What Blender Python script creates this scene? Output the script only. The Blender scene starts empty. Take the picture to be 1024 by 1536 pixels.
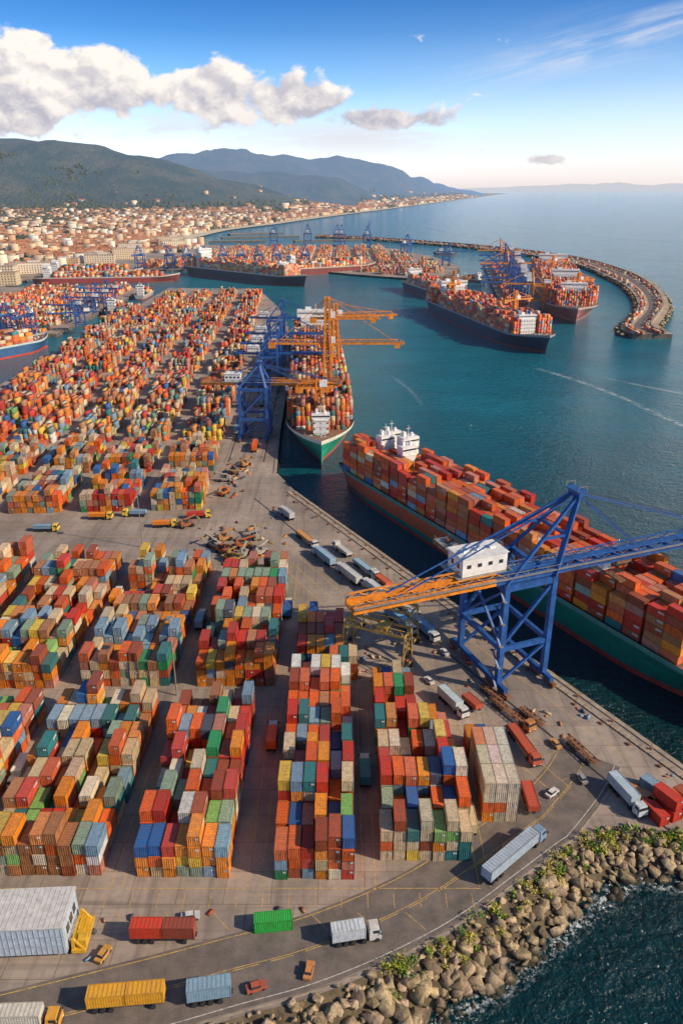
import bpy, math, random
import numpy as np
from mathutils import Vector, Matrix, noise
from mathutils.geometry import tessellate_polygon
random.seed(7); rng=np.random.default_rng(11)
S=bpy.context.scene
R=math.radians

# ------------------------------------------------------------ node helpers
class NT:
    def __init__(s,nt): s.nt=nt; s.N=nt.nodes; s.L=nt.links
    def put(s,sock,v):
        if isinstance(v,bpy.types.NodeSocket): s.L.new(v,sock)
        elif v is not None:
            if hasattr(sock.default_value,'__len__') and not hasattr(v,'__len__'): v=[v]*len(sock.default_value)
            if hasattr(v,'__len__') and hasattr(sock.default_value,'__len__') and len(v)==3 and len(sock.default_value)==4: v=tuple(v)+(1,)
            sock.default_value=v
    def m(s,op,a,b=None,c=None,clamp=False):
        n=s.N.new('ShaderNodeMath'); n.operation=op; n.use_clamp=clamp
        s.put(n.inputs[0],a); s.put(n.inputs[1],b)
        if c is not None: s.put(n.inputs[2],c)
        return n.outputs[0]
    def vm(s,op,a,b=None):
        n=s.N.new('ShaderNodeVectorMath'); n.operation=op; s.put(n.inputs[0],a)
        if b is not None: s.put(n.inputs[1],b)
        return n.outputs['Value'] if op in('DOT_PRODUCT','LENGTH') else n.outputs[0]
    def sep(s,v):
        n=s.N.new('ShaderNodeSeparateXYZ'); s.put(n.inputs[0],v); return n.outputs
    def comb(s,x,y,z):
        n=s.N.new('ShaderNodeCombineXYZ'); s.put(n.inputs[0],x); s.put(n.inputs[1],y); s.put(n.inputs[2],z); return n.outputs[0]
    def noise(s,vec,scale,detail=4,rough=.55,dist=0):
        n=s.N.new('ShaderNodeTexNoise'); s.put(n.inputs['Vector'],vec); n.inputs['Scale'].default_value=scale
        n.inputs['Detail'].default_value=detail; n.inputs['Roughness'].default_value=rough; n.inputs['Distortion'].default_value=dist
        return n.outputs['Fac']
    def mr(s,v,a,b,c=0,d=1,smooth=False):
        n=s.N.new('ShaderNodeMapRange'); n.clamp=True
        if smooth: n.interpolation_type='SMOOTHSTEP'
        s.put(n.inputs['Value'],v)
        for k,x in zip(('From Min','From Max','To Min','To Max'),(a,b,c,d)): s.put(n.inputs[k],x)
        return n.outputs[0]
    def mix(s,f,a,b,blend='MIX'):
        n=s.N.new('ShaderNodeMix'); n.data_type='RGBA'; n.blend_type=blend
        s.put(n.inputs[0],f); s.put(n.inputs[6],a); s.put(n.inputs[7],b); return n.outputs[2]
    def scale(s,col,f):
        n=s.N.new('ShaderNodeVectorMath'); n.operation='SCALE'; s.put(n.inputs[0],col); s.put(n.inputs[3],f); return n.outputs[0]
    def bump(s,h,strength,dist):
        n=s.N.new('ShaderNodeBump'); n.inputs['Strength'].default_value=strength; n.inputs['Distance'].default_value=dist
        s.put(n.inputs['Height'],h); return n.outputs[0]
HAZE=(.50,.52,.58); HL=24000
def newmat(name):
    m=bpy.data.materials.new(name); m.use_nodes=True; t=NT(m.node_tree)
    bs=t.N['Principled BSDF']; out=t.N['Material Output']; return m,t,bs,out
def haze(t,bs,out,L,col=HAZE,y0=300,pw=1):  # aerial haze painted into the material: emission colour grows with world Y, no volume
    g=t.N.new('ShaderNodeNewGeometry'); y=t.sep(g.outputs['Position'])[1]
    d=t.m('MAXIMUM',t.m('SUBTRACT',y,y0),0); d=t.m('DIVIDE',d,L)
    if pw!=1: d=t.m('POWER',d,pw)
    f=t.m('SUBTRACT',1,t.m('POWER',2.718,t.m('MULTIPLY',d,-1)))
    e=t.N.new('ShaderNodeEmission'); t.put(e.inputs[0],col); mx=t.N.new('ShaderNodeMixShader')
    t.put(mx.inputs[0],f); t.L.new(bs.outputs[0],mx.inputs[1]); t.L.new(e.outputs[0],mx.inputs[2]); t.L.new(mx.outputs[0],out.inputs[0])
def pos(t):
    g=t.N.new('ShaderNodeNewGeometry'); return g.outputs['Position']
def simple(name,col,rough=.6,metal=0,var=.25,sc=.6,bump=0,hz=None):
    m,t,bs,out=newmat(name); p=pos(t)
    n=t.noise(p,sc,3,.65); f=t.mr(n,.3,.7,1-var,1+var*.5)
    t.put(bs.inputs['Base Color'],t.scale(col,f)); bs.inputs['Roughness'].default_value=rough; bs.inputs['Metallic'].default_value=metal
    if bump: t.put(bs.inputs['Normal'],t.bump(n,.6,bump))
    if hz: haze(t,bs,out,hz)
    return m
def attrmat(name,rough=.55,corr=0,dirt=.35,hz=None,windows=False,dust=.12):
    m,t,bs,out=newmat(name)
    a=t.N.new('ShaderNodeAttribute'); a.attribute_name='Col'; col=a.outputs['Color']
    tc=t.N.new('ShaderNodeTexCoord'); ob=tc.outputs['Object']; nn=t.sep(tc.outputs['Normal']); p=t.sep(ob)
    n1=t.noise(ob,.9,2,.7)
    f=t.mr(n1,.3,.75,1.08,1-dirt)
    if corr:
        st=t.noise(t.vm('MULTIPLY',ob,(3.2,3.2,.35)),1,1,.6)
        f=t.m('MULTIPLY',f,t.mr(st,.48,.75,1.0,.70))
        col=t.mix(t.mr(st,.58,.74,0,.4),col,(.20,.085,.04,1))
    u=t.m('ADD',t.m('MULTIPLY',t.m('MULTIPLY',nn[1],-1),p[0]),t.m('MULTIPLY',nn[0],p[1]))
    top=t.mr(nn[2],.5,.6)
    if windows:
        uu=t.m('FRACT',t.m('ADD',t.m('DIVIDE',u,3.1),100)); zz=t.m('FRACT',t.m('ADD',t.m('DIVIDE',p[2],3.1),10))
        w=t.m('MULTIPLY',t.m('MULTIPLY',t.m('GREATER_THAN',uu,.36),t.m('LESS_THAN',uu,.72)),t.m('MULTIPLY',t.m('GREATER_THAN',zz,.35),t.m('LESS_THAN',zz,.78)))
        w=t.m('MULTIPLY',w,t.m('SUBTRACT',1,t.mr(t.m('ABSOLUTE',nn[2]),.1,.15)))
        col=t.mix(t.m('MULTIPLY',w,.85),col,(.06,.065,.075,1))
    c=t.scale(col,f)
    if dust: c=t.mix(t.m('MULTIPLY',top,t.mr(n1,.42,.7,.0,dust)),c,(.42,.34,.27,1))
    t.put(bs.inputs['Base Color'],c); bs.inputs['Roughness'].default_value=rough
    if corr:
        uu=t.m('ADD',t.m('MULTIPLY',u,t.m('SUBTRACT',1,top)),t.m('MULTIPLY',p[1],top))
        w=t.m('SINE',t.m('MULTIPLY',uu,2*math.pi/.42))
        t.put(bs.inputs['Normal'],t.bump(w,.8,corr))
    if hz: haze(t,bs,out,hz)
    return m

# ------------------------------------------------------------ mesh helpers
class MB:
    def __init__(s): s.v=[];s.f=[];s.m=[];s.c=[]
    def add(s,vs,fs,mat=0,col=(1,1,1)):
        o=len(s.v); s.v+= [tuple(v) for v in vs]
        for f in fs: s.f.append([o+i for i in f]); s.m.append(mat); s.c.append(col)
    def box(s,c,d,mat=0,rot=0,col=(1,1,1),taper=1):
        cx,cy,cz=c; x,y,z=d[0]/2,d[1]/2,d[2]/2; cr,sr=math.cos(rot),math.sin(rot); vs=[]
        for k in(-1,1):
            tt=taper if k==1 else 1
            for a,b in((-1,-1),(1,-1),(1,1),(-1,1)):
                X=a*x*tt;Y=b*y*tt; vs.append((cx+X*cr-Y*sr,cy+X*sr+Y*cr,cz+k*z))
        s.add(vs,[(3,2,1,0),(4,5,6,7),(0,1,5,4),(1,2,6,5),(2,3,7,6),(3,0,4,7)],mat,col)
    def beam(s,a,b,w,h=None,mat=0,col=(1,1,1)):
        h=h or w; a=Vector(a);b=Vector(b); d=(b-a).normalized()
        up=Vector((0,0,1)) if abs(d.z)<.95 else Vector((0,1,0))
        sx=d.cross(up).normalized(); sy=sx.cross(d).normalized(); vs=[]
        for p in(a,b):
            for i,j in((-1,-1),(1,-1),(1,1),(-1,1)): vs.append(p+sx*(i*w/2)+sy*(j*h/2))
        s.add(vs,[(3,2,1,0),(4,5,6,7),(0,1,5,4),(1,2,6,5),(2,3,7,6),(3,0,4,7)],mat,col)
    def cyl(s,a,b,r,mat=0,n=10,r2=None,col=(1,1,1)):
        r2=r if r2 is None else r2; a=Vector(a);b=Vector(b); d=(b-a).normalized()
        up=Vector((0,0,1)) if abs(d.z)<.95 else Vector((0,1,0)); sx=d.cross(up).normalized(); sy=sx.cross(d)
        vs=[]
        for p,rr in((a,r),(b,r2)):
            for i in range(n):
                t=2*math.pi*i/n; vs.append(p+sx*math.cos(t)*rr+sy*math.sin(t)*rr)
        fs=[(i,(i+1)%n,n+(i+1)%n,n+i) for i in range(n)]+[tuple(range(n))[::-1],tuple(range(n,2*n))]
        s.add(vs,fs,mat,col)
    def mesh(s,name,mats):
        me=bpy.data.meshes.new(name); me.from_pydata(s.v,[],s.f)
        for m in mats: me.materials.append(m)
        me.polygons.foreach_set('material_index',s.m)
        at=me.attributes.new('Col','FLOAT_COLOR','FACE')
        c=np.ones((len(s.f),4),np.float32); c[:,:3]=np.array(s.c); at.data.foreach_set('color',c.ravel())
        me.update(); return me
def link(name,me,loc=(0,0,0),rot=0,parent=None,scale=1):
    o=bpy.data.objects.new(name,me); S.collection.objects.link(o)
    o.location=loc; o.rotation_euler=(0,0,rot); o.scale=(scale,)*3
    if parent: o.parent=parent
    return o
def inst(name,TV,TF,xf,cols,ff,mat,parent=None,over=None):
    TV=np.asarray(TV,float);TF=np.asarray(TF);xf=np.asarray(xf,float);cols=np.asarray(cols,float);N=len(xf);n=len(TV);m,k=TF.shape
    if N==0: return None
    V=TV[None]*xf[:,None,4:7]; c=np.cos(xf[:,3])[:,None]; s=np.sin(xf[:,3])[:,None]
    X=V[...,0]*c-V[...,1]*s+xf[:,0,None]; Y=V[...,0]*s+V[...,1]*c+xf[:,1,None]; Z=V[...,2]+xf[:,2,None]
    V=np.stack([X,Y,Z],-1).reshape(-1,3); F=(TF[None]+(np.arange(N)*n)[:,None,None]).reshape(-1)
    me=bpy.data.meshes.new(name); me.vertices.add(N*n); me.vertices.foreach_set('co',V.astype(np.float32).ravel())
    me.loops.add(len(F)); me.loops.foreach_set('vertex_index',F.astype(np.int32))
    me.polygons.add(N*m); me.polygons.foreach_set('loop_start',(np.arange(N*m)*k).astype(np.int32))
    try: me.polygons.foreach_set('loop_total',np.full(N*m,k,np.int32))
    except Exception: pass
    me.materials.append(mat); me.update(calc_edges=True)
    C=np.ones((N,m,4),np.float32); C[:,:,:3]=cols[:,None,:]*np.asarray(ff)[None,:,None]
    if over:
        for fi,cc in over.items(): C[:,fi,:3]=cc
    at=me.attributes.new('Col','FLOAT_COLOR','FACE'); at.data.foreach_set('color',C.ravel())
    return link(name,me,parent=parent)
def smoothline(P,n=8):
    out=[]; P=[Vector((*p,0)) if len(p)==2 else Vector(p) for p in P]
    for i in range(len(P)-1):
        p0=P[max(i-1,0)];p1=P[i];p2=P[i+1];p3=P[min(i+2,len(P)-1)]
        for k in range(n):
            t=k/n; out.append(.5*((2*p1)+(-p0+p2)*t+(2*p0-5*p1+4*p2-p3)*t*t+(-p0+3*p1-3*p2+p3)*t**3))
    out.append(P[-1]); return out
def offset(L,o):
    r=[]
    for i,p in enumerate(L):
        d=(L[min(i+1,len(L)-1)]-L[max(i-1,0)]); d.z=0; d.normalize(); r.append(p+Vector((-d.y,d.x,0))*o)
    return r
def ribbon(name,L,o1,o2,z,mat,dash=None):
    A=offset(L,o1);B=offset(L,o2); mb=MB()
    for i in range(len(L)-1):
        if dash and i%dash[0]>=dash[1]: continue
        mb.add([(A[i].x,A[i].y,z),(A[i+1].x,A[i+1].y,z),(B[i+1].x,B[i+1].y,z),(B[i].x,B[i].y,z)],[(0,1,2,3)])
    return link(name,mb.mesh(name,[mat]))
def polyland(name,P,ztop,zbot,mats):
    mb=MB(); pts=[Vector((x,y,0)) for x,y in P]; tr=tessellate_polygon([pts])
    vs=[(x,y,ztop) for x,y in P]
    for t in tr:
        a,b,c=[pts[i] for i in t]
        if (b-a).cross(c-a).z<0: t=(t[0],t[2],t[1])
        mb.add([vs[i] for i in t],[(0,1,2)],0)
    n=len(P)
    for i in range(n):
        a=P[i];b=P[(i+1)%n]
        mb.add([(a[0],a[1],zbot),(b[0],b[1],zbot),(b[0],b[1],ztop),(a[0],a[1],ztop)],[(0,1,2,3)],1)
    return link(name,mb.mesh(name,mats))

n_=Vector((.869,.494,0)); u_=Vector((-.494,.869,0))
def Q(n,u,z=0): v=n_*n+u_*u; return (v.x,v.y,z)
EDGE=140.5

# ------------------------------------------------------------ materials
M_paint_blue=simple('crane_blue_paint',(.022,.10,.33),.45,0,.45,.5,hz=HL)
M_paint_or=simple('crane_orange_paint',(.76,.25,.02),.5,0,.45,.5,hz=HL)
M_white=simple('white_paint',(.76,.75,.72),.5,0,.2,.4,hz=HL)
M_dark=simple('dark_steel',(.04,.04,.045),.6,0,.3,1)
M_rust=simple('rusty_steel',(.24,.10,.045),.7,0,.5,1)
M_yel=simple('yellow_paint',(.70,.40,.03),.5,0,.3,1)
M_glass=simple('dark_glass',(.03,.04,.05),.15,0,.1,1)
M_tyre=simple('tyre_rubber',(.02,.02,.02),.9,0,.2,1)
M_steel=simple('galvanised_steel',(.33,.31,.28),.5,.3,.3,1)
M_line_y=simple('yellow_line_paint',(.60,.39,.10),.8,0,.6,1.3)
M_line_w=simple('white_line_paint',(.60,.56,.5),.8,0,.6,1.3)
M_quaywall=simple('quay_concrete',(.16,.14,.12),.9,0,.5,.3,.3)
M_cop=simple('coping_concrete',(.36,.29,.22),.9,0,.4,.5,.1)
M_cont=attrmat('container_paint',.5,.035,.30,dust=.09)
M_contfar=attrmat('container_paint_far',.6,0,.25,hz=HL,dust=.07)
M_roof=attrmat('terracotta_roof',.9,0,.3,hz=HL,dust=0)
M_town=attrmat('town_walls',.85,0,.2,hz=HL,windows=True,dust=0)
M_attr=attrmat('painted_metal',.45,0,.25)

def ground_mat():
    m,t,bs,out=newmat('port_ground'); p=pos(t); x,y,z=t.sep(p)
    n1=t.noise(p,.035,4,.6); n2=t.noise(p,.4,4,.7); n3=t.noise(t.vm('MULTIPLY',p,(.35,.02,1)),1,2,.6); n3b=t.noise(t.vm('MULTIPLY',p,(.03,.5,1)),1,2,.6)
    c=t.mix(t.mr(n1,.35,.65),(.25,.205,.17,1),(.43,.345,.28,1))
    c=t.mix(t.mr(n2,.48,.78,0,.6),c,(.16,.135,.115,1))
    c=t.mix(t.mr(n3,.50,.70,0,.55),c,(.14,.115,.10,1))
    c=t.mix(t.m('MULTIPLY',t.mr(n3b,.52,.7,0,.5),t.mr(y,112,106)),c,(.12,.10,.09,1))
    b=t.N.new('ShaderNodeTexBrick'); t.put(b.inputs['Vector'],p); b.inputs['Scale'].default_value=1
    b.inputs['Brick Width'].default_value=9; b.inputs['Row Height'].default_value=7.5; b.inputs['Mortar Size'].default_value=.10; b.offset=.5
    b.inputs['Color1'].default_value=(1,1,1,1); b.inputs['Color2'].default_value=(.84,.85,.87,1); b.inputs['Mortar'].default_value=(.62,.58,.54,1)
    c=t.mix(1,c,b.outputs[0],'MULTIPLY')
    n4=t.noise(p,.012,3,.6); e=t.mix(t.mr(n4,.46,.60),(.36,.26,.18,1),(.07,.085,.03,1)); e=t.mix(t.mr(n2,.45,.6),e,(.40,.31,.22,1))
    inl=t.m('MAXIMUM',t.mr(y,1940,1990),t.mr(x,-474,-484))
    c=t.mix(inl,c,e)
    t.put(bs.inputs['Base Color'],c); bs.inputs['Roughness'].default_value=.85
    haze(t,bs,out,HL); return m
M_ground=ground_mat()
def asphalt():
    m,t,bs,out=newmat('road_asphalt'); p=pos(t)
    n=t.noise(p,.25,5,.7); n2=t.noise(p,4,2,.7)
    c=t.mix(t.mr(n,.35,.7),(.11,.095,.085,1),(.21,.17,.145,1)); c=t.scale(c,t.mr(n2,.3,.7,.85,1.15))
    t.put(bs.inputs['Base Color'],c); bs.inputs['Roughness'].default_value=.85; return m
M_asph=asphalt()
def water():
    m,t,bs,out=newmat('sea_water'); p=pos(t); x,y,z=t.sep(p)
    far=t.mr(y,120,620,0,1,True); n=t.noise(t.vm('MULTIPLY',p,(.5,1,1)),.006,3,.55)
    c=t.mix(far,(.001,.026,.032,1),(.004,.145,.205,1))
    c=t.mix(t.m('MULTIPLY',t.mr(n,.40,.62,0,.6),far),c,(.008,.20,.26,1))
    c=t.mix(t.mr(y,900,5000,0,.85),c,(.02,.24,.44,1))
    t.put(bs.inputs['Base Color'],c); bs.inputs['Roughness'].default_value=.10; bs.inputs['IOR'].default_value=1.33
    w1=t.noise(t.vm('MULTIPLY',p,(.16,.30,1)),1,4,.62,.6); w3=t.noise(p,.02,2,.5)
    w2=t.noise(p,.8,3,.65,.4)
    h=t.m('ADD',w1,t.m('MULTIPLY',w2,.6)); h=t.m('MULTIPLY',h,t.mr(w3,.35,.65,.7,1.4))
    t.put(bs.inputs['Normal'],t.bump(h,1.0,1.8)); haze(t,bs,out,60000,(.66,.70,.76)); return m
M_water=water()

# ------------------------------------------------------------ sea + land
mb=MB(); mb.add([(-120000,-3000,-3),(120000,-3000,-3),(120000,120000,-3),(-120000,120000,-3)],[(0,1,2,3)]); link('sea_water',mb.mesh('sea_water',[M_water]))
E=[(-220,30),(-150,48),(-100,60),(-60,71),(-30,79.5),(-16.6,83.6),(-3.6,87.5),(10.3,93.6),(23.2,101),(38.1,112.2),(48.5,120),(57,124.3),(70,122.8),(80,123.2),(90.5,124)]
EL=smoothline(E,6)
def qe(D): return ((EDGE-.494*D)/.869,D)
BEACH=[(-420,2200),(-380,2700),(-250,3200),(-179,3550),(0,4300),(365,5786),(1341,9908)]
COAST=[(p.x,p.y) for p in EL]+[qe(126),qe(322),(-31,345),(-34,410),(-38,560),(-52,765),(-72,900),(-100,1020),(-120,1075),(-236,1085),(-236,500),(-345,500),(-345,715),(-266,725),(-266,1085),(-470,1100),(-470,1300),(-380,1345),(-60,1338),(40,1250),(108,1203),(175,1265),(206,1394),(185,1600),(110,1840),(-150,1930),(-330,1950)]+BEACH+[(4800,24136),(3000,40000),(-40000,40000),(-40000,-2500),(-300,-2500)]
polyland('ground',COAST,0,-9,[M_ground,M_quaywall])
ribbon('beach_sand',smoothline(BEACH,8),-14,34,.02,simple('beach_sand',(.62,.52,.38),.9,0,.2,.02,hz=HL))
for P in([(-330,2250),(-120,2330),(-120,2342),(-335,2262)],[(-330,2420),(-180,2520),(-184,2530),(-340,2432)],[(-120,2100),(90,2190),(86,2200),(-126,2112)],[(-340,2080),(-200,2110),(-203,2120),(-340,2092)]):
    polyland('jetty',P,1,-6,[M_cop,M_quaywall])

j=min(range(len(EL)),key=lambda i:abs(EL[i].x-50))
RL=EL[6:j]+smoothline([(50,121.5),(60,133),(66,142)],6)[1:]
ribbon('road',RL,1.2,15.5,.004,M_asph)
for o,w,d in((2.0,.16,None),(8.2,.14,(3,2)),(8.6,.14,None),(14.8,.16,None)):
    ribbon('road_marking',RL,o,o+w,.008,M_line_y if o>3 else M_line_w,d)
mb=MB(); A=offset(RL,.7)
for i in range(len(A)-1): mb.beam((A[i].x,A[i].y,.07),(A[i+1].x,A[i+1].y,.07),.35,.16)
link('kerb',mb.mesh('kerb',[M_cop]))
mb=MB()
def line(a,b,w=.14,z=.008):
    a=Vector((a[0],a[1],0));b=Vector((b[0],b[1],0)); d=(b-a).normalized(); s=Vector((-d.y,d.x,0))*w/2; h=Vector((0,0,z))
    mb.add([a-s+h,b-s+h,b+s+h,a+s+h],[(0,1,2,3)])
for x in(-103.8,-74.8,-72.6,-44.8,-42.6,-18.2,-15.6,4.2,6.6,26.8,29): line((x,109),(x,248 if x<-10 else 215 if x<5 else 168))
for x0,x1 in((-70,-46),(-40,-20),(-13,3),(8,25)): line((x0-2,108.6),(x1+2,108.6))
for k in range(26): line((-95+k*5.0,107.5),(-95+k*5.0,104.2),.12)
for y in(272,296,283): line((-230,y),(-32,y))
for k in range(14): line((28,128+k*3.2),(30.5,128+k*3.2))
for nn in(103,107.5,112,131): line(Q(nn,92)[:2],Q(nn,265)[:2],.16)
for k in range(20): line(Q(112.2,95+k*8)[:2],Q(118.5,95+k*8)[:2],.12)
for k in range(9): line((-60+k*9,103.2),(-56.5+k*9,99.5),.12)
link('yard_line_markings',mb.mesh('yard_line_markings',[M_line_y]))
mb=MB()
for nn in(121,136.5): mb.beam(Q(nn,66,.03),Q(nn,290,.03),.5,.06)
for x in(-38.5,-56): mb.beam((x,360,.03),(x-12,760,.03),.5,.06)
link('crane_rail',mb.mesh('crane_rail',[M_dark]))
mb=MB(); u0=64.2
mb.beam(Q(EDGE-.7,u0+2,.12),Q(EDGE-.7,289,.12),1.3,.24,0)
for k in range(74):
    u=u0+4+k*3; mb.box(Q(EDGE+.35,u,-1.3),(.9,1.1,2.4),1,math.atan2(.494,.869))
    if k%4==0:
        c=Q(EDGE-2.2,u); mb.cyl(c,(c[0],c[1],.6),.28,2,8); mb.cyl((c[0],c[1],.55),(c[0],c[1],.75),.45,2,8)
    mb.box(Q(EDGE-3.2,u+1,.13),(1.6,2.1,.24),0,math.atan2(.494,.869))
    if k%3==0: mb.box(Q(EDGE-5.2+random.uniform(-.2,.2),u+1,.2),(.7,1.0,.4),2,math.atan2(.494,.869))
for (a,b) in(((-34,410),(-38,560)),((-38,560),(-52,765)),((-31,345),(-34,410))):
    mb.beam((a[0]-.7,a[1],.12),(b[0]-.7,b[1],.12),1.3,.24,0)
    n=int((b[1]-a[1])/6)
    for k in range(n):
        t=k/n; mb.box((a[0]+(b[0]-a[0])*t+.4,a[1]+(b[1]-a[1])*t,-1.2),(.9,1.4,2.4),1)
link('quay_fenders_and_bollards',mb.mesh('quay_fenders_and_bollards',[M_cop,M_tyre,M_rust]))

# ------------------------------------------------------------ rocks
def rockmat():
    m,t,bs,out=newmat('boulder_stone'); p=pos(t); z=t.sep(p)[2]
    a=t.N.new('ShaderNodeAttribute'); a.attribute_name='Col'
    n=t.noise(p,1.1,5,.72)
    c=t.mix(t.mr(n,.3,.68),(.21,.15,.085,1),(.54,.42,.27,1)); c=t.mix(1,c,a.outputs['Color'],'MULTIPLY')
    c=t.mix(t.mr(z,-2.6,-1.9,1,0),c,(.04,.036,.022,1))
    t.put(bs.inputs['Base Color'],c); bs.inputs['Roughness'].default_value=.85; t.put(bs.inputs['Normal'],t.bump(n,.9,.4)); return m
M_rock=rockmat()
import bmesh
def hull(seed,npts=12):
    r=random.Random(seed); bm=bmesh.new()
    for i in range(npts):
        v=Vector((r.gauss(0,1),r.gauss(0,1),r.gauss(0,1))).normalized()*r.uniform(.85,1.15); bm.verts.new(v)
    bmesh.ops.convex_hull(bm,input=bm.verts)
    bmesh.ops.bevel(bm,geom=list(bm.edges),offset=.04,segments=1,affect='EDGES',profile=.5)
    bmesh.ops.triangulate(bm,faces=bm.faces); bm.verts.index_update()
    v=[tuple(x.co) for x in bm.verts]; f=[[x.index for x in fc.verts] for fc in bm.faces]; bm.free(); return v,f
HU=[hull(i) for i in range(9)]
def rocks(name,items):
    root=None
    for k in range(9):
        sub=[i for j,i in enumerate(items) if j%9==k]
        if not sub: continue
        v,f=HU[k]; cols=[(g,g*random.uniform(.93,1),g*random.uniform(.82,1)) for g in [random.uniform(.55,1.3) for _ in sub]]
        o=inst(name if root is None else 'rocks_%d'%k,v,f,sub,cols,[1]*len(f),M_rock,parent=root)
        if root is None: root=o
it=[]
seg=[p for p in EL if -75<p.x<92]
for i in range(len(seg)-1):
    a,b=seg[i],seg[i+1]; d=b-a; ln=d.length; d.normalize(); nr=Vector((d.y,-d.x,0))
    for _ in range(int(ln*7.5)):
        o=random.uniform(.1,12.3); p=a+d*random.uniform(0,ln)+nr*o; s=random.choice([.35,.55,.8,1.0,1.3,1.6])*random.uniform(.8,1.1)
        if o<2.5: s*=.55
        z=.2-o*.33+random.uniform(-.3,.6)
        it.append((p.x,p.y,z,random.uniform(0,6.28),s*random.uniform(.8,1.5),s,s*random.uniform(.6,1)))
rocks('rock_revetment',it)
mb=MB(); A=offset(EL,0);B=offset(EL,-13)
for i in range(len(A)-1): mb.add([(A[i].x,A[i].y,-.05),(B[i].x,B[i].y,-4.6),(B[i+1].x,B[i+1].y,-4.6),(A[i+1].x,A[i+1].y,-.05)],[(0,1,2,3)])
link('embankment',mb.mesh('embankment',[simple('embankment_earth',(.13,.10,.06),.9,0,.5,.5,.3)]))
M_leaf=attrmat('scrub_leaves',.7,0,.3,dust=0)
TV=[(0,0,0),(.5,.12,.35),(.1,.45,.45)];TF=[(0,1,2)]
xf=[];cl=[]
for i in range(130):
    p=random.choice(seg)
    while p.x<8 or p.x>78: p=random.choice(seg)
    j=seg.index(p); d=(seg[min(j+1,len(seg)-1)]-seg[max(j-1,0)]); d.normalize(); nr=Vector((d.y,-d.x,0))
    c=p+nr*random.triangular(-.6,6,.8)+d*random.uniform(-1.5,1.5); o=(c-p).length; r=random.uniform(.3,1.0); base=random.choice([(.20,.30,.02),(.36,.36,.02),(.09,.20,.02),(.44,.36,.05)])
    for k in range(45):
        xf.append((c.x+random.gauss(0,r*.55),c.y+random.gauss(0,r*.55),.5-.33*max(o-1,0)+random.uniform(0,r*.9),random.uniform(0,6.28),random.uniform(.4,.9),random.uniform(.4,.9),random.choice([-1,1])*random.uniform(.3,.9)))
        g=random.uniform(.6,1.3); cl.append([q*g for q in base])
inst('scrub_vegetation',TV,TF,xf,cl,[1],M_leaf)
def foam(name,thr=.55,sc=.9):
    m,t,bs,out=newmat(name); p=pos(t); n=t.noise(p,sc,5,.75)
    tc=t.N.new('ShaderNodeAttribute'); tc.attribute_name='Col'; e=t.sep(tc.outputs['Color'])[0]
    tr=t.N.new('ShaderNodeBsdfTransparent'); mx=t.N.new('ShaderNodeMixShader'); t.put(bs.inputs['Base Color'],(.75,.8,.8)); bs.inputs['Roughness'].default_value=.7
    t.put(mx.inputs[0],t.m('MULTIPLY',t.mr(n,thr,thr+.15),e)); t.L.new(tr.outputs[0],mx.inputs[1]); t.L.new(bs.outputs[0],mx.inputs[2]); t.L.new(mx.outputs[0],out.inputs[0]); return m
M_foam=foam('foam',.50); M_wake=foam('wake_foam',.40,.15)
def foamrib(name,L,o1,o2,mat,z=-2.93,amp=.9):
    mb=MB(); K=6; rows=[offset(L,o1+(o2-o1)*k/K) for k in range(K+1)]
    for i in range(len(L)-1):
        for k in range(K):
            w=amp*(1-abs((k+.5)/K-.5)*2)*min(1,i/8,(len(L)-1-i)/8+.1)
            q=[rows[k][i],rows[k][i+1],rows[k+1][i+1],rows[k+1][i]]
            mb.add([(v.x,v.y,z) for v in q],[(0,1,2,3)],0,(w,w,w))
    link(name,mb.mesh(name,[mat]))
foamrib('shore_foam',seg,-13.8,-8.5,M_foam,-2.9,1.0)
foamrib('boat_wake',smoothline([(215,405),(200,432),(187,495),(170,548),(150,590)],10),-3.5,3.5,M_wake,amp=.4)
foamrib('boat_wake',smoothline([(285,470),(235,505),(190,560)],10),-3,3,M_wake,amp=.35)
foamrib('boat_wake',smoothline([(52,470),(47,520),(30,590)],10),-2,2,M_wake,amp=.16)
foamrib('boat_wake',smoothline([(1150,1450),(700,1650),(420,2150),(300,2900)],10),-9,9,M_wake,amp=.6)
foamrib('boat_wake',smoothline([(1100,1850),(750,2300),(600,3300)],10),-8,8,M_wake,amp=.5)

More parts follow.
